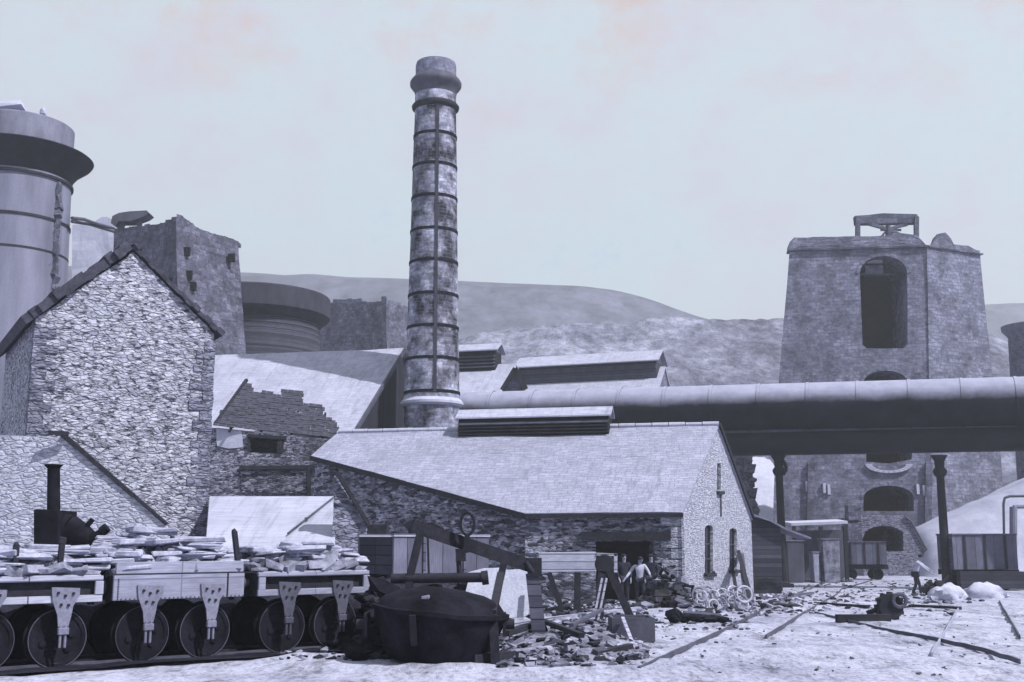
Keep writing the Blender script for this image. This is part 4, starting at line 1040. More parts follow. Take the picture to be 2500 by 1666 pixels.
rail([W0-wd_*4, W0+wd_*9], 'near tram rail under the loaded wagon row'); rail([W0-wd_*4-wn_*.9, W0+wd_*9-wn_*.9], 'far tram rail under the loaded wagon row')

mb = MB(); bm = mb.bm; rows = []
for j in range(13):
    row = []
    for i in range(70):
        q = W0+wd_*(-3+i*.16)-wn_*(-.55+j*.32); t_ = j/12
        hgt = .004+1.05*smooth(.40, .72, t_)*(1-smooth(.86, 1, t_)) + noise.fractal(V((q.x*1.3, q.y*1.3, 0)), 1, 2, 4)*.06*smooth(0, .3, t_)
        edge_ = noise.noise(V((q.x*1.1, q.y*1.1, 5)))*.3 if j == 0 else 0
        q = q+wn_*edge_; row.append(bm.verts.new((q.x, q.y, max(gz(0, q.y), -.2)+hgt+.03)))
    rows.append(row)
for a, b in zip(rows, rows[1:]):
    for i in range(69): bm.faces.new((a[i], a[i+1], b[i+1], b[i]))
struct(obj('cinder_bank', mb, M['cinder'], smooth_=True, local=True))
# tall box wagon on the track behind
cn = P(962, 1312, 26.0); TL, TW = 2.75, 1.5; cxy = V((cn.x, cn.y, 0))+wd_*TL/2-wn_*TW/2; gz_ = gz(0, 26)
bw = thing('box_wagon', 'high-sided box wagon with dark end and grey sides behind the crane', 'wagon', (cxy.x, cxy.y, gz_), AL)
H0, H1 = 1.0-gz_, 1.85-gz_
for sg in (-1, 1):
    mb = MB(); mb.box((0, sg*(TW/2-.03), (H0+H1)/2), (TL, .06, H1-H0)); obj('side', mb, M['wood_vert'], bw, local=True)
    mb = MB(); mb.box((sg*(TL/2-.03), 0, (H0+H1)/2), (.06, TW-.13, H1-H0-.01)); obj('end', mb, M['wagon_dark'], bw, local=True)
    mb = MB(); mb.box((0, sg*(TW/2-.03), H1+.03), (TL+.04, .12, .06)); obj('top_rail', mb, M['wood_pale'], bw, local=True)
    for x in (-.55, .62):
        mb = MB(); mb.box((x, sg*(TW/2+.02), (H0+H1)/2), (.07, .05, H1-H0)); obj('side_post', mb, M['wood_mid'], bw, local=True)
    mb = MB(); mb.box((0, sg*(TW/2-.1), H0-.12), (TL+.1, .12, .22)); obj('solebar', mb, M['wood'], bw, local=True)
mb = MB(); mb.box((0, 0, H0+.02), (TL-.1, TW-.14, .05)); obj('floor', mb, M['wagon_dark'], bw, local=True)
for x in (-.75, .75):
    for sg in (-1, 1): wheel('wheel', x, sg*.55, .4, bw)
tag(obj('rock_basket', MB().obox(P(896, 1310, 29), V((.5, 0, 0)), V((0, .4, 0)), V((0, 0, .3))).rough(.2, .03), M['wood']), 'dark square box standing beyond the box wagon end', 'box')

# ------------------------------------------------------------------ portable boiler with tall funnel (left)
Y = 20.5; b0 = P(170, 1345, Y); pbr = thing('portable_boiler', 'small black boiler with tall capped funnel behind the left-edge wagon', 'boiler', (b0.x, b0.y, gz(0, Y)))
mb = MB(); mb.slab([P(x, y, Y) for x, y in [(82, 1344), (82, 1246), (88, 1243), (142, 1246), (142, 1344)]], V((0, .9, 0))); obj('firebox', mb, M['soot'], pbr, bevel=.01)
mb = MB(); ctrl = [(140, 1296, 48), (170, 1300, 42), (205, 1312, 30), (222, 1318, 22)]
for (xa, ya, ha), (xb, yb3, hb) in zip(ctrl, ctrl[1:]):
    pA, pB = P(xa, ya, Y+.45), P(xb, yb3, Y+.45); mb.tube(pA, pB, ha/F*Y, 24, hb/F*Y)
obj('barrel', mb, M['soot'], pbr, True)
mb = MB(); mb.tube(P(215, 1318, Y+.4), P(256, 1292+4, Y+.4), .07, 10); mb.tube(P(248, 1299, Y+.4), P(262, 1288, Y+.4), .09, 10); mb.tube(P(212, 1285, Y+.4), P(226, 1268, Y+.4), .05, 8); obj('spout', mb, M['soot'], pbr)
fb = P(131, 1250, Y+.4); ft = P(131, 1137, Y+.4); r_ = 15.5/F*Y
mb = MB(); mb.tube(fb, ft, r_, 20, r_*.95); obj('funnel', mb, M['soot'], pbr, True)
mb = MB(); mb.tube(ft-V((0, 0, .05)), ft+V((0, 0, .0)), r_*.98, 20, r_*1.4); mb.tube(ft, ft+V((0, 0, .02)), r_*1.42, 20); obj('funnel_cap', mb, M['soot'], pbr, True)
for xx in (95, 130, 200):
    mb = MB(); p = P(xx, 1340, Y+.4); mb.beam(p, (p.x, p.y, gz(0, Y)), .1); obj('leg', mb, M['soot'], pbr)

# ------------------------------------------------------------------ domed iron tank and hand crane
p = G(1052, 1632); p.y += 1.0; p.z = 0; tr = 164/F*p.y*1.0
tk = thing('iron_tank', 'big sooty dome-topped riveted iron tank in the centre foreground', 'tank', p)
zt = P(1055, 1492, p.y-.4).z; za = P(1055, 1438, p.y).z
mb = MB(); mb.lathe([(tr*.70, 0), (tr*.77, zt*.2), (tr*.86, zt*.5), (tr*.94, zt*.8), (tr*.955, zt*.90), (tr*1.0, zt*.905), (tr*1.0, zt*.985), (tr*.93, zt), (tr*.84, zt+(za-zt)*.42), (tr*.62, zt+(za-zt)*.74), (tr*.33, zt+(za-zt)*.94), (.06, za)], p, 40); mb.rough(.2, .0)
tm = Matrix.Rotation(R(5), 3, 'Y')
for v in mb.bm.verts: v.co = p+V((0, 0, .02))+tm @ (v.co-p)+noise.noise_vector(v.co*2.2)*.02
obj('shell', mb, M['soot'], tk, True, angle=40)
for sg in (-1, 1):
    mb = MB(); q = p+V((sg*tr*.98, -.1, zt*.72)); mb.tube(q, q+V((sg*.16, 0, 0)), .075, 14); mb.box(q+V((sg*.01, 0, 0)), (.05, .34, .34)); obj('trunnion', mb, M['iron'], tk)
mb = MB(); mb.beam(p+V((-.25, -tr*.87, zt*.4)), p+V((-.27, -tr*.98, zt*.97)), .09, .03); obj('seam_strip', mb, M['iron'], tk)
mb = MB(); mb.tube((p.x-.15, p.y-tr*.7, zt+.18), (p.x-.05, p.y-tr*.72, zt+.2), .05, 10); obj('plug', mb, M['iron_pale'], tk)
cY = 20.0
hc = thing('hand_crane', 'black timber hand crane with sloping jib and hanging link behind the tank', 'crane', (P(1080, 1420, cY).x, cY, gz(0, cY)))
cpx = lambda x, y, k=0: P(x, y, cY+k)
mb = MB(); mb.beam(cpx(1005, 1283), cpx(1300, 1384, .5), .16, .22); obj('jib', mb, M['wood'], hc)
mb = MB(); mb.beam(cpx(1028, 1295), cpx(1000, 1412), .13, .14); mb.beam(cpx(1000, 1412), V((cpx(1000, 1412).x, cY, gz(0, cY))), .13, .14); obj('post', mb, M['wood'], hc)
mb = MB(); mb.beam(cpx(1050, 1284, .3), cpx(1078, 1300, .3), .3, .16); mb.beam(cpx(1003, 1272), cpx(1012, 1298), .12, .2); obj('head_block', mb, M['wood'], hc)
mb = MB(); mb.beam(cpx(1044, 1310), cpx(1047, 1404), .035, .05); obj('stay', mb, M['iron'], hc)
mb = MB(); mb.tube(cpx(955, 1413), cpx(1180, 1410), .085, 16); mb.tube(cpx(1176, 1412), cpx(1192, 1410), .12, 16); obj('drum', mb, M['wood'], hc, True)
mb = MB(); mb.tube(cpx(1118, 1340), cpx(1122, 1405), .045, 8); mb.box(cpx(1125, 1356), (.17, .14, .2)); obj('hanger', mb, M['wood'], hc)
mb = MB(); n_ = 18
for i in range(n_):
    t0_, t1_ = 2*math.pi*i/n_, 2*math.pi*(i+1)/n_; q = lambda t: cpx(1141+17*math.cos(t), 1280+27*math.sin(t)); mb.beam(q(t0_), q(t1_), .05, .05)
mb.beam(cpx(1141, 1305), cpx(1138, 1350), .09, .09); obj('link', mb, M['iron'], hc)
mb = MB(); mb.beam(cpx(1230, 1375), cpx(1203, 1500), .12, .12); mb.beam(cpx(1203, 1500), V((cpx(1200, 1500).x, cY, gz(0, cY))), .12, .12); obj('leg', mb, M['wood'], hc)
mb = MB(); mb.box(cpx(1305, 1385, .5), (.25, .3, .32)); mb.tube(cpx(1282, 1372, .2), cpx(1300, 1398, .2), .05, 8); obj('jib_foot', mb, M['wood'], hc)
mb = MB(); mb.beam(cpx(1300, 1400, .5), V((cpx(1318, 1500, .5).x, cY+.5, gz(0, cY+.5))), .24, .24); obj('back_post', mb, M['wood_mid'], hc)
mb = MB(); mb.beam(cpx(1136, 1418, .2), cpx(1128, 1450, .2), .1, .1); mb.beam(cpx(1118, 1420, .1), cpx(1120, 1446, .1), .035, .04); obj('brake_arm', mb, M['iron'], hc)

sc2 = P(1203, 1500, p.y-tr*.45); e2_ = G(1209, 1636)
mb = MB(); mb.beam(P(1222, 1405, cY-.6), sc2, .11, .12); mb.beam(sc2, V((e2_.x, sc2.y, 0)), .13, .14); mb.beam(V((e2_.x-.35, sc2.y-.05, .07)), V((e2_.x+.25, sc2.y+.5, .07)), .16, .14)
tag(obj('timber_prop', mb, M['wood']), 'dark timber prop standing against the right side of the tank', 'timber')
# pale plates leaning by the crane
def plate(pts, Y0, lean, label, m=M['sack']):
    mb = MB(); mb.slab([P(x, y, Y0+lean*(1480-y)/100) for x, y in pts], V((0, .05, 0))); return tag(obj('iron_plate', mb, m, bevel=.008), label, 'plate', 'pale plates leaning beside the crane')
plate([(1135, 1484), (1135, 1400), (1180, 1388), (1236, 1386), (1232, 1478)], 23.3, .35, 'wide white plate standing behind the crane leg')
plate([(1208, 1512), (1235, 1392), (1312, 1388), (1296, 1498), (1278, 1508)], 22.6, .3, 'tall whitish plate leaning between crane leg and back post')
plate([(1290, 1500), (1308, 1402), (1320, 1400), (1304, 1505)], 22.3, .2, 'narrow pale board leaning on the crane back post', M['wood_pale'])

# pale hand truck and sheave trestle before the doorway
hY = 31; hp = thing('hand_truck', 'pale box-bodied hand truck on dark legs before the shed doorway', 'cart', onground(P(1385, 1480, hY)))
mb = MB(); a = P(1315, 1398, hY); mb.obox(a, P(1456, 1396, hY)-a, V((0, 1.0, 0)), V((0, 0, P(1315, 1350, hY).z-a.z))); obj('body', mb, M['wood_pale'], hp, bevel=.012)
mb = MB(); mb.beam(P(1456, 1353, hY), P(1506, 1355, hY), .07, .07); mb.beam(P(1503, 1352, hY), P(1503, 1398, hY), .09, .07); obj('handle', mb, M['wood_pale'], hp)
for xa, xb in ((1340, 1376), (1410, 1408)):
    mb = MB(); q = P(xb, 1470, hY+.1); mb.beam(P(xa, 1398, hY+.1), (q.x, q.y, gz(0, hY)), .17, .14); obj('leg', mb, M['wood'], hp)
tY = 28.5; tr_ = thing('sheave_trestle', 'dark trestle with round sheave block on top before the hand truck', 'trestle', onground(P(1480, 1490, tY)))
mb = MB(); c = P(1476, 1378, tY); mb.lathe([(.05, -.09), (.22, -.09), (.24, -.05), (.2, 0), (.24, .05), (.22, .09), (.05, .09)], c, 24, 'Y'); obj('sheave', mb, M['iron'], tr_, True)
for xa, ya, xb, yb4, m_ in ((1488, 1395, 1542, 1490, 'wood'), (1470, 1395, 1462, 1492, 'wood')):
    mb = MB(); q = P(xb, yb4, tY); mb.beam(P(xa, ya, tY), (q.x, q.y, gz(0, tY)), .2, .18); obj('leg', mb, M[m_], tr_)
for xa, xb in ((1481, 1460), (1470, 1449)):
    mb = MB(); q = P(xb, 1515, tY-.5); mb.beam(P(xa, 1412, tY-.3), q, .05, .05); obj('prop', mb, M['wood_pale'], tr_)

# ------------------------------------------------------------------ clutter on the yard
def pole(name, a, b, r, m, label, cat, g=None, sq=False):
    mb = MB(); pa, pb = G(*a)+V((0, 0, r)), G(*b)+V((0, 0, r)); (mb.beam(pa, pb, r*2, r*2) if sq else mb.tube(pa, pb, r, 10)); return tag(obj(name, mb, m), label, cat, g)
pole('long_pole', (1222, 1538), (1560, 1494), .07, M['wood_pale'], 'long pale pole lying across the back of the rubble', 'pole', None, True)
pole('long_pole', (1222, 1514), (1452, 1494), .06, M['wood'], 'dark pole lying behind the long pale pole', 'pole')
pole('iron_bar', (2043, 1520), (2172, 1519), .09, M['iron'], 'dark heavy iron bar lying flat on the right of the yard', 'bar', sq=True)
# dark trough
a = G(1495, 1568); tg_ = thing('iron_trough', 'dark open iron trough among rubble below the doorway', 'trough', a)
ww = G(1600, 1568).x-a.x
hgt = .42
for (o_, ax1, ay1) in (((0, 0, 0), (ww, 0, 0), (0, .06, 0)), ((0, .8, 0), (ww, 0, 0), (0, .06, 0)), ((0, .06, 0), (.05, 0, 0), (0, .74, 0)), ((ww-.05, .06, 0), (.05, 0, 0), (0, .74, 0))):
    mb = MB(); mb.obox(a+V(o_), ax1, ay1, V((0, 0, hgt))); obj('side', mb, M['iron_mid'], tg_)
mb = MB(); mb.obox(a+V((.05, .06, .03)), V((ww-.1, 0, 0)), V((0, .74, 0)), V((0, 0, .03))); obj('bottom', mb, M['iron'], tg_)
mb = MB(); mb.beam(G(1545, 1580)+V((0, -.1, .02)), P(1520, 1510, a.y-.05), .06, .06); tag(obj('plank', mb, M['wood_pale']), 'short pale stick leaning on the iron trough', 'plank')
# rubble heap and scattered scrap
def scatter(name, region, n_, smin, smax, m, label, seed, heap=0):
    rn_ = random.Random(seed); mb = MB()
    for i in range(n_):
        x, y = rn_.uniform(region[0], region[2]), rn_.uniform(region[1], region[3]); p = G(x, y); s_ = rn_.uniform(smin, smax)**1
        cx_, cy_ = (region[0]+region[2])/2, (region[1]+region[3])/2
        k = max(0, 1-((x-cx_)/((region[2]-region[0])/2))**2)*max(0, 1-((y-cy_)/((region[3]-region[1])/2))**2)
        mb.mi = rn_.randrange(len(m)); mb.rock((p.x, p.y, p.z+heap*k*rn_.random()+s_*.12), s_*rn_.uniform(.7, 1.8), s_, s_*rn_.uniform(.3, .7), rn_.uniform(0, 3), rn_)
    return stuff(obj(name, mb, m), label, 'rubble')
pal = [M['slab'], M['debris'], M['iron_mid'], M['debris'], M['cinder'], M['cinder'], M['debris'], M['iron']]
scatter('rubble', (1222, 1515, 1580, 1632), 900, .03, .17, pal, 'broken stone and scrap heaped before the crane', 11, .28)
scatter('rubble', (862, 1560, 985, 1612), 200, .12, .36, [M['soot'], M['iron'], M['cinder']], 'black scrap and coke heaped left of the tank', 31, 1.1)
scatter('rubble', (1300, 1470, 1580, 1510), 380, .04, .2, pal, 'loose stone under the trestle and hand truck', 12, .2)
scatter('rubble', (1572, 1464, 1700, 1486), 240, .14, .42, [M['soot'], M['iron'], M['iron'], M['iron_mid'], M['debris']], 'dark scrap iron heaped beside the doorway', 13, 1.2)
scatter('rubble', (1835, 1392, 2080, 1422), 420, .06, .3, pal, 'broken stone strewn before the wagons under the tower', 14, .2)
scatter('rubble', (1830, 1425, 2330, 1505), 420, .03, .17, [M['debris'], M['iron_mid'], M['cinder'], M['ash']], 'small scrap strewn across the yard', 15)
scatter('rubble', (1560, 1500, 2480, 1650), 240, .015, .06, [M['debris'], M['iron_mid']], 'cinders scattered on the pale ground', 16)
scatter('rubble', (650, 1585, 900, 1612), 60, .04, .14, pal, 'stones beside the tram rail', 17)
mb = MB(); bm = mb.bm; rows = []
for j in range(22):
    row = []
    for i in range(40):
        q = G(1215+i*9.3, 1640-j*6.4); u_, v_ = i/39*2-1, j/21*2-1; e_ = max(0, 1-u_**4)*max(0, 1-v_**2)
        row.append(bm.verts.new((q.x, q.y, gz(0, q.y)-.06+e_*(.24+noise.fractal(V((q.x*2.2, q.y*2.2, 1)), 1, 2, 5)*.12))))
    rows.append(row)
for a, b in zip(rows, rows[1:]):
    for i in range(39): bm.faces.new((a[i], a[i+1], b[i+1], b[i]))
stuff(obj('rubble_mound', mb, M['debris'], smooth_=True), 'low mound of dirt and fines under the broken stone', 'rubble')
# beams, bars and old iron lying about the tank and crane
rn3 = random.Random(21)
for (xa, ya, xb, yb8, ha, hb2, r_, m_, lb) in ((1235, 1585, 1330, 1560, .25, .32, .06, 'wood', 'short dark baulk half buried in the rubble nearest the tank'), (1290, 1545, 1420, 1600, .34, .3, .05, 'iron', 'rusty bar lying across the rubble mound'), (1395, 1570, 1470, 1530, .3, .36, .045, 'wood_mid', 'grey stick poking from the rubble beside the trough'), (1450, 1615, 1540, 1600, .1, .14, .05, 'iron', 'dark bar end at the front edge of the rubble'), (1340, 1500, 1450, 1480, .1, .2, .07, 'wood', 'dark timber lying under the hand truck'), (1255, 1500, 1330, 1490, .05, .1, .06, 'iron', 'dark bar lying behind the crane back post'), (880, 1560, 965, 1470, .1, .75, .07, 'wood', 'dark prop leaning on the left side of the tank'), (905, 1575, 940, 1490, .1, .6, .06, 'wood', 'short dark prop between tank and last tram wagon'), (1545, 1490, 1620, 1470, .1, .25, .06, 'wood', 'dark timber in the scrap left of the gable corner'), (1600, 1486, 1640, 1440, .05, .9, .07, 'wood', 'dark post leaning by the doorway corner')):
    a, b = G(xa, ya), G(xb, yb8); mb = MB(); mb.beam(a+V((0, 0, ha)), b+V((0, 0, hb2)), r_*2, r_*1.6); tag(obj('timber' if 'wood' in m_ else 'iron_bar', mb, M[m_], bevel=.006), lb, 'timber' if 'wood' in m_ else 'bar')
scatter('rubble', (1690, 1448, 1960, 1500), 260, .05, .26, [M['iron'], M['debris'], M['cinder'], M['iron_mid'], M['ash']], 'dark litter strewn between the shed gable and the rails', 41, .12)
scatter('rubble', (1900, 1415, 2420, 1475), 320, .04, .22, [M['debris'], M['cinder'], M['iron_mid'], M['iron']], 'dark scrap strewn before the column and wagons', 42)
scatter('rubble', (1590, 1492, 1830, 1540), 120, .03, .12, [M['debris'], M['cinder'], M['iron_mid']], 'small clinker beside the long rail', 43)
for xa, ya, xb, yb9, r_, lb in ((1880, 1462, 1985, 1452, .06, 'grey baulk lying left of the faint rail'), (2000, 1478, 2120, 1486, .05, 'thin dark batten lying behind the iron hub'), (2230, 1484, 2345, 1490, .05, 'dark batten lying before the white heaps'), (1700, 1520, 1735, 1500, .06, 'short baulk lying by the scrap casting')):
    pole('timber', (xa, ya), (xb, yb9), r_, M['wood_mid'] if 'grey' in lb else M['wood'], lb, 'timber', None, True)
# coil of pale hoops
for i in range(30):
    x = 1708+(i%15)*8.4+rng.uniform(-3, 3); p = G(x, 1490-rng.uniform(0, 8)); mb = MB(); r_ = rng.uniform(.13, .24)
    mb.torus(p+V((0, rng.uniform(-.1, .1), r_*.8+(.3 if i > 14 else 0)*rng.uniform(.6, 1))), r_, .03, (rng.uniform(-.6, .6), -1, rng.uniform(.1, .6)), 18, 6)
    tag(obj('iron_hoop', mb, M['debris'] if i % 3 == 0 else M['sack'] if i % 3 == 1 else M['iron_pale']), 'pale iron hoop in the heap below the shed gable', 'hoop', 'heap of pale hoops')
# boards leaning on the gable
for i, (xt, yt, xb, yb5, w_) in enumerate(((1796, 1345, 1838, 1480, .16), (1803, 1352, 1824, 1480, .22), (1783, 1395, 1800, 1462, .14), (1716, 1400, 1706, 1440, .1), (1735, 1396, 1752, 1440, .12))):
    mb = MB(); q = G(xb, yb5); tpt = gpl(xt, yt)+gn*.12; mb.beam(q, tpt, w_, .05)
    tag(obj('board', mb, M['wood'] if i in (0, 2) else M['wood_mid']), ('tall dark board leaning outermost on the shed gable', 'broad grey board leaning under the right gable window', 'short dark board leaning beside the gable barrel', 'short thin board leaning left under the left gable window', 'short board leaning right under the left gable window')[i], 'board', 'boards leaning on the shed gable')
# barrel, scrap, hub
def barrel(p, r, hh, label, m):
    o = thing('barrel', label, 'barrel', p); mb = MB(); mb.lathe([(r*.8, 0), (r*.95, hh*.25), (r, hh*.5), (r*.95, hh*.75), (r*.8, hh), (r*.75, hh), (r*.75, hh-.04)], p, 20); obj('staves', mb, m, o, True)
    for z in (.15, .85):
        mb = MB(); mb.lathe([(r*.88, hh*(z-.03)), (r*.93, hh*(z-.03)), (r*.93, hh*(z+.03)), (r*.88, hh*(z+.03))], p, 20, cap=False); obj('hoop', mb, M['iron'], o)
barrel(G(1768, 1446), .26, .75, 'small dark barrel standing by the shed gable windows', M['wood'])
pg = G(2178, 1510); hb = thing('cast_hub', 'dark toothed iron hub lying near the heavy bar', 'machine part', pg)
mb = MB(); mb.lathe([(.08, -.25), (.3, -.25), (.33, -.18), (.3, 0), (.2, .05), (.2, .2), (.08, .2)], pg+V((-.08, 0, .3)), 20, 'Y')
for k in range(12): t = k*math.pi/6; mb.box(pg+V((-.08+.33*math.cos(t), -.1, .3+.31*math.sin(t))), (.09, .12, .09))
mb.tube(pg+V((-.6, .1, .12)), pg+V((-.1, 0, .3)), .06, 8); obj('drum', mb, M['iron'], hb)
mb = MB(); mb.torus(pg+V((.12, -.28, .45)), .16, .05, (0, 1, .1), 20); obj('rim', mb, M['iron_mid'], hb)
q = G(1665, 1520); sc = thing('scrap_casting', 'dark flat scrap casting lying alone on the pale ground', 'scrap', q)
mb = MB()
for dx, dy, sx, sy, sz in ((-.15, .2, .4, .5, .35), (.1, .3, .5, .4, .2), (.4, .1, .5, .3, .2), (.7, .05, .5, .28, .2), (.95, 0, .35, .25, .16), (-.2, -.1, .25, .3, .2)): mb.rock(q+V((dx, dy, sz*.4)), sx, sy, sz, rng.uniform(-.3, .3), rng, 2)
obj('body', mb, M['soot'], sc)
mb = MB(); mb.tube(q+V((.1, .4, .2)), q+V((1.0, .55, .12)), .05, 8); obj('arm', mb, M['iron_mid'], sc)
mb = MB(); q = G(1862, 1452); mb.slab([q+V(v) for v in ((-1.0, 0, 0), (.9, 0, 0), (.9, 1.1, 0), (-.8, 1.0, 0))], V((0, 0, .75))); mb.rough(.35, .08)
tag(obj('boiler_scrap', mb, M['iron']), 'dark broken lump of boiler scrap right of the leaning boards', 'scrap')
# rails across the yard
rail([G(1560, 1640), G(1680, 1585), G(1785, 1535), G(1870, 1490), G(1950, 1450), G(2015, 1420)], 'long rail running from the foreground to the wagons under the tower', .03)
rail([G(1990, 1500), G(2150, 1540), G(2270, 1562), G(2400, 1592), G(2490, 1622)], 'thin rail curving across the right foreground', .02)
rail([G(2275, 1604), G(2310, 1545), G(2345, 1482)], 'short pale rail crossing the curving one at right', .02, M['slab'])
rail([G(1870, 1560), G(1985, 1488), G(2055, 1440), G(2130, 1418)], 'faint rail right of the long rail', .025)
rail([G(2490, 1560), G(2450, 1490), G(2440, 1470)], 'faint rail end at the right edge of the yard', .02)

# ------------------------------------------------------------------ wagons, huts and stores under the tower
def mineral(name, label, c, Lw_, Ww_, floor, hh, rz, wheels=.34, ends=M['wood_mid']):
    t = thing(name, label, 'wagon', c, rz, 'mineral wagons near the furnace tower')
    for sg in (-1, 1):
        mb = MB(); mb.box((0, sg*(Ww_/2-.04), floor+hh/2), (Lw_, .08, hh)); obj('side', mb, M['wood_vert'], t, local=True)
        mb = MB(); mb.box((sg*(Lw_/2-.04), 0, floor+hh/2), (.08, Ww_-.17, hh)); obj('end', mb, ends, t, local=True)
        mb = MB(); mb.box((0, sg*(Ww_/2-.02), floor+hh+.04), (Lw_+.06, .14, .08)); obj('top_rail', mb, M['wood_mid'], t, local=True)
        for x in (-Lw_*.32, 0, Lw_*.32):
            mb = MB(); mb.box((x, sg*(Ww_/2+.03), floor+hh/2), (.1, .06, hh)); obj('side_post', mb, M['wood'], t, local=True)
        mb = MB(); mb.box((0, sg*(Ww_/2-.2), floor-.15), (Lw_+.2, .14, .28)); obj('solebar', mb, M['wood'], t, local=True)
    mb = MB(); mb.box((0, 0, floor+.03), (Lw_-.1, Ww_-.1, .05)); obj('floor', mb, M['wood'], t, local=True)
    for x in (-Lw_*.3, Lw_*.3):
        for sg in (-1, 1): wheel('wheel', x, sg*(Ww_/2-.25), wheels, t)
    return t
c = P(2106, 1400, 73); mineral('mineral_wagon', 'grey planked mineral wagon with pale right end before the stone archway', (c.x, 73, gz(0, 73)), 2.7, 1.6, .95, 1.35, R(-4), .34, M['sack'])
c = G(2400, 1446); mineral('mineral_wagon', 'large dark planked wagon with black underframe beside the iron column', (c.x+1.2, c.y+3.4, gz(0, c.y+3.4)), 3.4, 1.9, 1.05, 1.75, R(3), .5)
c = G(2400, 1446); mb = MB(); mb.obox((c.x-.45, c.y+1.6, gz(0, c.y)+.1), (3.3, 0, 0), (0, .5, 0), (0, 0, .85)); tag(obj('sleeper_stack', mb, M['wagon_dark']), 'black stack of timber below the right-hand wagon', 'timber')
# plank hut right of shed, open shelter
a = P(1838, 1262, 58); b = P(1905, 1285, 58); hu = thing('board_hut', 'dark weatherboarded hut tucked behind the long shed gable', 'hut', onground(a))
mb = MB(); mb.slab([V((a.x-1, 58, -1.1)), V((b.x, 58, -1.1)), b, a, P(1815, 1255, 58)], V((0, 2.5, 0))); obj('wall', mb, M['hutboard'], hu)
mb = MB(); p1_, p2_ = P(1815, 1248, 57.7), P(1980, 1312, 57.7); mb.slab([p1_, P(1880, 1268, 57.7), P(1920, 1290, 57.7), p2_, p2_+V((0, 0, -.1)), P(1920, 1290, 57.7)+V((0, 0, -.1)), P(1880, 1268, 57.7)+V((0, 0, -.1)), p1_-V((0, 0, .1))], V((0, 2.6, 0))); obj('roof', mb, M['iron_pale'], hu)
sY = 70; sh = thing('open_shelter', 'low open shelter with thin pale roof on posts before the tower', 'shelter', onground(P(2000, 1380, sY)))
mb = MB(); q1, q2 = P(1932, 1284, sY), P(2070, 1279, sY); mb.obox(q1, q2-q1, V((0, 2.4, .15)), V((0, 0, .16))); obj('roof', mb, M['sack'], sh)
mb = MB(); q1, q2 = P(1940, 1296, sY+2), P(2066, 1294, sY+2); mb.slab([V((q1.x, sY+2, -1.1)), V((q2.x, sY+2, -1.1)), q2, q1], V((0, .15, 0))); obj('back_wall', mb, M['iron_mid'], sh)
for x in (1938, 2003, 2062):
    mb = MB(); q = P(x, 1285, sY+.1); mb.beam(q, (q.x, q.y, -1.05), .2); obj('post', mb, M['wood'], sh)
for i, (x0, x1, yt, yb6, m_, lb) in enumerate(((1922, 1965, 1322, 1380, 'iron_mid', 'grey iron tub with rim at the left of the shelter'), (2010, 2052, 1318, 1378, 'debris', 'mottled store bin under the shelter'), (1985, 2000, 1350, 1374, 'slab', 'small white keg under the open shelter'))):
    q = P(x0, yb6, sY-1.5); q.z = gz(0, 70); o_ = thing('store_bin', lb, 'bin', q); xx = P(x1, yb6, sY-1.5).x-q.x; hh = P(x0, yt, sY-1.5).z-q.z
    mb = MB(); mb.hexa([q+V(v) for v in ((.05, 0, 0), (xx-.05, 0, 0), (xx-.05, .9, 0), (.05, .9, 0))], [q+V(v) for v in ((0, 0, hh), (xx, 0, hh), (xx, 1, hh), (0, 1, hh))]); obj('body', mb, M[m_], o_, bevel=.03)
    mb = MB(); mb.obox(q+V((-.04, -.04, hh)), V((xx+.08, 0, 0)), V((0, 1.08, 0)), V((0, 0, .08))); obj('rim', mb, M['iron_pale'], o_)
# heaps of pale sacks by the right wagon
for i, (x, y, sx, lb) in enumerate(((2322, 1466, 1.3, 'rounded white heap left of pair before the black timber stack'), (2412, 1464, 1.75, 'long rounded white heap before the right-hand wagon'))):
    q = G(x, y); mb = MB(); mb.rock(q+V((0, .3, .12)), sx, .9, .95, 0, random.Random(i+2), 3)
    for v in mb.bm.verts: v.co += noise.noise_vector(v.co*4)*.04
    tag(obj('lime_heap', mb, M['sack'], smooth_=True, angle=80), lb, 'heap', 'white heaps by the wagon')
q = G(2288, 1462); mb = MB()
for k in range(14): mb.rock(q+V((rng.uniform(-.4, .4), rng.uniform(0, .6), .1+rng.uniform(0, .5))), .35, .35, .3)
mb.beam(q+V((.1, 0, .5)), q+V((.6, .2, .9)), .08, .07)
tag(obj('scrap_heap', mb, M['iron']), 'dark heap of scrap iron between the man and iron column', 'scrap')

# ------------------------------------------------------------------ people
def skin_mesh(name, verts, edges, m, parent, sub=1):
    me = bpy.data.meshes.new(name); me.from_pydata([v[0] for v in verts], edges, [])
    o = bpy.data.objects.new(name, me); C.objects.link(o); md = o.modifiers.new('skin', 'SKIN'); md.use_smooth_shade = True
    for i, v in enumerate(verts):
        r_ = v[1] if isinstance(v[1], tuple) else (v[1], v[1]); me.skin_vertices[0].data[i].radius = r_
    me.skin_vertices[0].data[0].use_root = True
    md2 = o.modifiers.new('sub', 'SUBSURF'); md2.levels = sub; md2.render_levels = sub
    dg = bpy.context.evaluated_depsgraph_get(); e = o.evaluated_get(dg); me2 = bpy.data.meshes.new_from_object(e)
    o.modifiers.clear(); o.data = me2; bpy.data.meshes.remove(me); me2.name = name; me2.materials.clear(); me2.materials.append(m)
    for p_ in me2.polygons: p_.use_smooth = True
    o.parent = parent; W[o] = W[parent]; return o
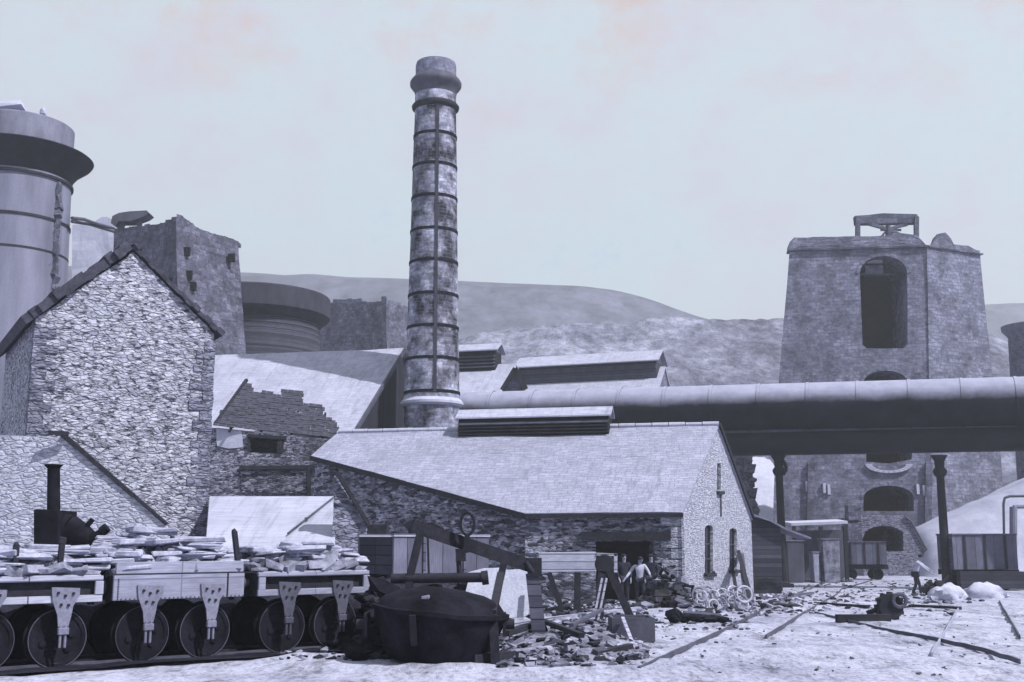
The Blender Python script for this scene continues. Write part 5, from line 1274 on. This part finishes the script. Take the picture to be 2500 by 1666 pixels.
def person(label, loc, rz, pose, shirt, trousers, hat=False, hgt=1.7):
    t = thing('person', label, 'person', loc, rz); k = hgt/1.72
    J = {n_: V(p_)*k for n_, p_ in pose.items()}
    def arm(s_):
        sh_, el, wr = J['sh'+s_], J['el'+s_], J['wr'+s_]; d_ = (wr-el).normalized(); sd2 = d_.orthogonal().normalized(); pal_ = wr+d_*.085*k; out_ = [(wr, .026*k), (pal_, (.036*k, .02*k))]; ed = []
        for i, (off, ln) in enumerate(((-.03, .07), (-.011, .085), (.008, .09), (.026, .075))):
            b_ = pal_+sd2*off*k+d_*.012*k; out_ += [(b_, .0095*k), (b_+d_*ln*.5*k, .009*k), (b_+(d_*ln+d_.cross(sd2)*.03)*k, .007*k)]; ed.append((1, 2+3*i)); ed += [(2+3*i, 3+3*i), (3+3*i, 4+3*i)]
        n_ = len(out_); th = wr+d_*.03*k+sd2*.035*k; out_ += [(th, .011*k), (th+(d_*.04+sd2*.02)*k, .009*k)]; ed += [(0, n_), (n_, n_+1)]
        return out_, [(0, 1)]+ed
    # body: pelvis, spine, neck, head, limbs and hands in one surface
    vs = [(J['pel'], .1*k), (J['che'], (.13*k, .09*k)), (J['nek'], .055*k), (J['hed']-(J['hed']-J['nek'])*.35, .072*k), (J['hed'], (.078*k, .092*k)), (J['hed']+(J['hed']-J['nek']).normalized()*.09*k, .062*k)]
    es = [(0, 1), (1, 2), (2, 3), (3, 4), (4, 5)]
    for s_ in 'LR':
        i0 = len(vs); vs += [(J['sh'+s_], .05*k), (J['el'+s_], .038*k)]; es += [(1, i0), (i0, i0+1)]
        hv, he = arm(s_); j0 = len(vs); vs += hv; es += [(i0+1, j0)]+[(a_+j0, b_+j0) for a_, b_ in he]
        i1 = len(vs); ft_ = J['an'+s_]; vs += [(J['hi'+s_], .075*k), (J['kn'+s_], .055*k), (ft_, .04*k), (ft_+J['fw']/k*.16*k-V((0, 0, .05*k)), (.045*k, .03*k))]; es += [(0, i1), (i1, i1+1), (i1+1, i1+2), (i1+2, i1+3)]
    body = skin_mesh('body', vs, es, M['skin'], t)
    nose = MB(); fw = J['fw']/k; hd = J['hed']; nose.rock(hd+fw*.1*k, .03*k, .035*k, .05*k); obj('nose', nose, M['skin'], body, local=True)
    ey = MB(); sdv = fw.cross(V((0, 0, 1)))
    for s_ in (-1, 1): ey.rock(hd+fw*.088*k+sdv*.032*k*s_+V((0, 0, .02*k)), .018*k, .012*k, .014*k)
    ey.rock(hd+fw*.088*k-V((0, 0, .045*k)), .045*k, .012*k, .012*k); obj('face_features', ey, M['hair'], body, local=True)
    tv = [(J['pel']*.6+J['che']*.4, (.15*k, .115*k)), (J['che'], (.175*k, .125*k)), (J['che']*.3+J['nek']*.7, (.09*k, .08*k)), (J['pel'], (.155*k, .12*k))]; te = [(0, 1), (1, 2), (0, 3)]
    for s_ in 'LR':
        i0 = len(tv); tv += [(J['sh'+s_], .075*k), (J['el'+s_], .055*k), (J['el'+s_]*.1+J['wr'+s_]*.9, .042*k)]; te += [(1, i0), (i0, i0+1), (i0+1, i0+2)]
    skin_mesh('jacket' if shirt is not M['shirt'] else 'shirt', tv, te, shirt, t)
    rv = [(J['pel'], (.15*k, .12*k))]; re_ = []
    for s_ in 'LR':
        i0 = len(rv); rv += [(J['hi'+s_], .095*k), (J['kn'+s_], .072*k), (J['an'+s_], .058*k)]; re_ += [(0, i0), (i0, i0+1), (i0+1, i0+2)]
    skin_mesh('trousers', rv, re_, trousers, t)
    for s_ in 'LR':
        mb = MB(); a_ = J['an'+s_]; mb.rock(a_+fw*.07*k-V((0, 0, .045*k)), .1*k+abs(fw.x)*.18*k, .1*k+abs(fw.y)*.18*k, .1*k, 0, random.Random(1), 2); obj('boot', mb, M['hair'], t, True, local=True)
    mb = MB(); mb.rock(hd+V((0, 0, .055*k))-fw*.02*k, .19*k, .21*k, .15*k, 0, random.Random(2), 2)
    if hat: mb.box(hd+V((0, 0, .06*k))+fw*.09*k, (.17*k, .12*k, .02*k))
    obj('cap' if hat else 'hair', mb, M['hair'], t, True, local=True)
    return t
F_ = V((0, -1, 0))
stand = dict(pel=(0, 0, .93), che=(0, 0, 1.28), nek=(0, -.01, 1.48), hed=(0, -.03, 1.62), shL=(.18, 0, 1.4), elL=(.24, .02, 1.12), wrL=(.22, -.08, .88), shR=(-.18, 0, 1.4), elR=(-.25, .02, 1.12), wrR=(-.2, -.1, .9),
             hiL=(.09, 0, .9), knL=(.1, -.02, .5), anL=(.11, .02, .09), hiR=(-.09, 0, .9), knR=(-.1, -.03, .5), anR=(-.12, 0, .09), fw=F_)
lean = dict(stand, che=(0, -.1, 1.26), nek=(0, -.2, 1.44), hed=(0, -.27, 1.57), shL=(.18, -.14, 1.37), elL=(.2, -.36, 1.18), wrL=(.16, -.58, 1.05), shR=(-.18, -.14, 1.37), elR=(-.2, -.36, 1.16), wrR=(-.14, -.58, 1.0), anL=(.1, -.16, .09), knL=(.1, -.12, .5), anR=(-.1, .14, .09))
spread = dict(stand, che=(.02, -.03, 1.27), hed=(.04, -.06, 1.6), elL=(.33, -.1, 1.16), wrL=(.36, -.36, 1.08), elR=(-.36, .0, 1.15), wrR=(-.52, -.16, .95), anL=(.16, -.12, .09), knL=(.14, -.1, .5))
q = G(2238, 1456); person('person in white shirt and dark trousers leaning forward by the iron column', q, R(62), lean, M['shirt'], M['cloth'], False, 1.86)
def at(x, Y): return V((P(x, 1400, Y).x, Y, gz(0, Y)))
q = at(1524, 39.6); person('person in dark jacket standing in front of the shed doorway', q, R(5), stand, M['cloth'], M['cloth'], False, 1.66)
q = at(1562, 38.6); person('person in pale shirt with arms held out before the doorway', q, R(-6), spread, M['shirt'], M['cloth'], True, 1.58)
q = at(1590, 39.4); person('person in dark jacket and cap standing right of the pale-shirted one', q, R(-20), stand, M['cloth'], M['cloth'], True, 1.66)

# ------------------------------------------------------------------ the air
mb = MB(); mb.box((0, 335, 58), (1900, 770, 122))
s_ = bpy.data.materials.new('haze_air'); s_.use_nodes = True; t_ = s_.node_tree; t_.nodes.clear()
o_ = t_.nodes.new('ShaderNodeOutputMaterial'); v_ = t_.nodes.new('ShaderNodeVolumePrincipled')
v_.inputs['Color'].default_value = (.84, .89, .99, 1); v_.inputs['Density'].default_value = .0010; v_.inputs['Anisotropy'].default_value = .2
t_.links.new(v_.outputs[0], o_.inputs['Volume'])
hz_ = stuff(obj('haze', mb, s_, local=True))
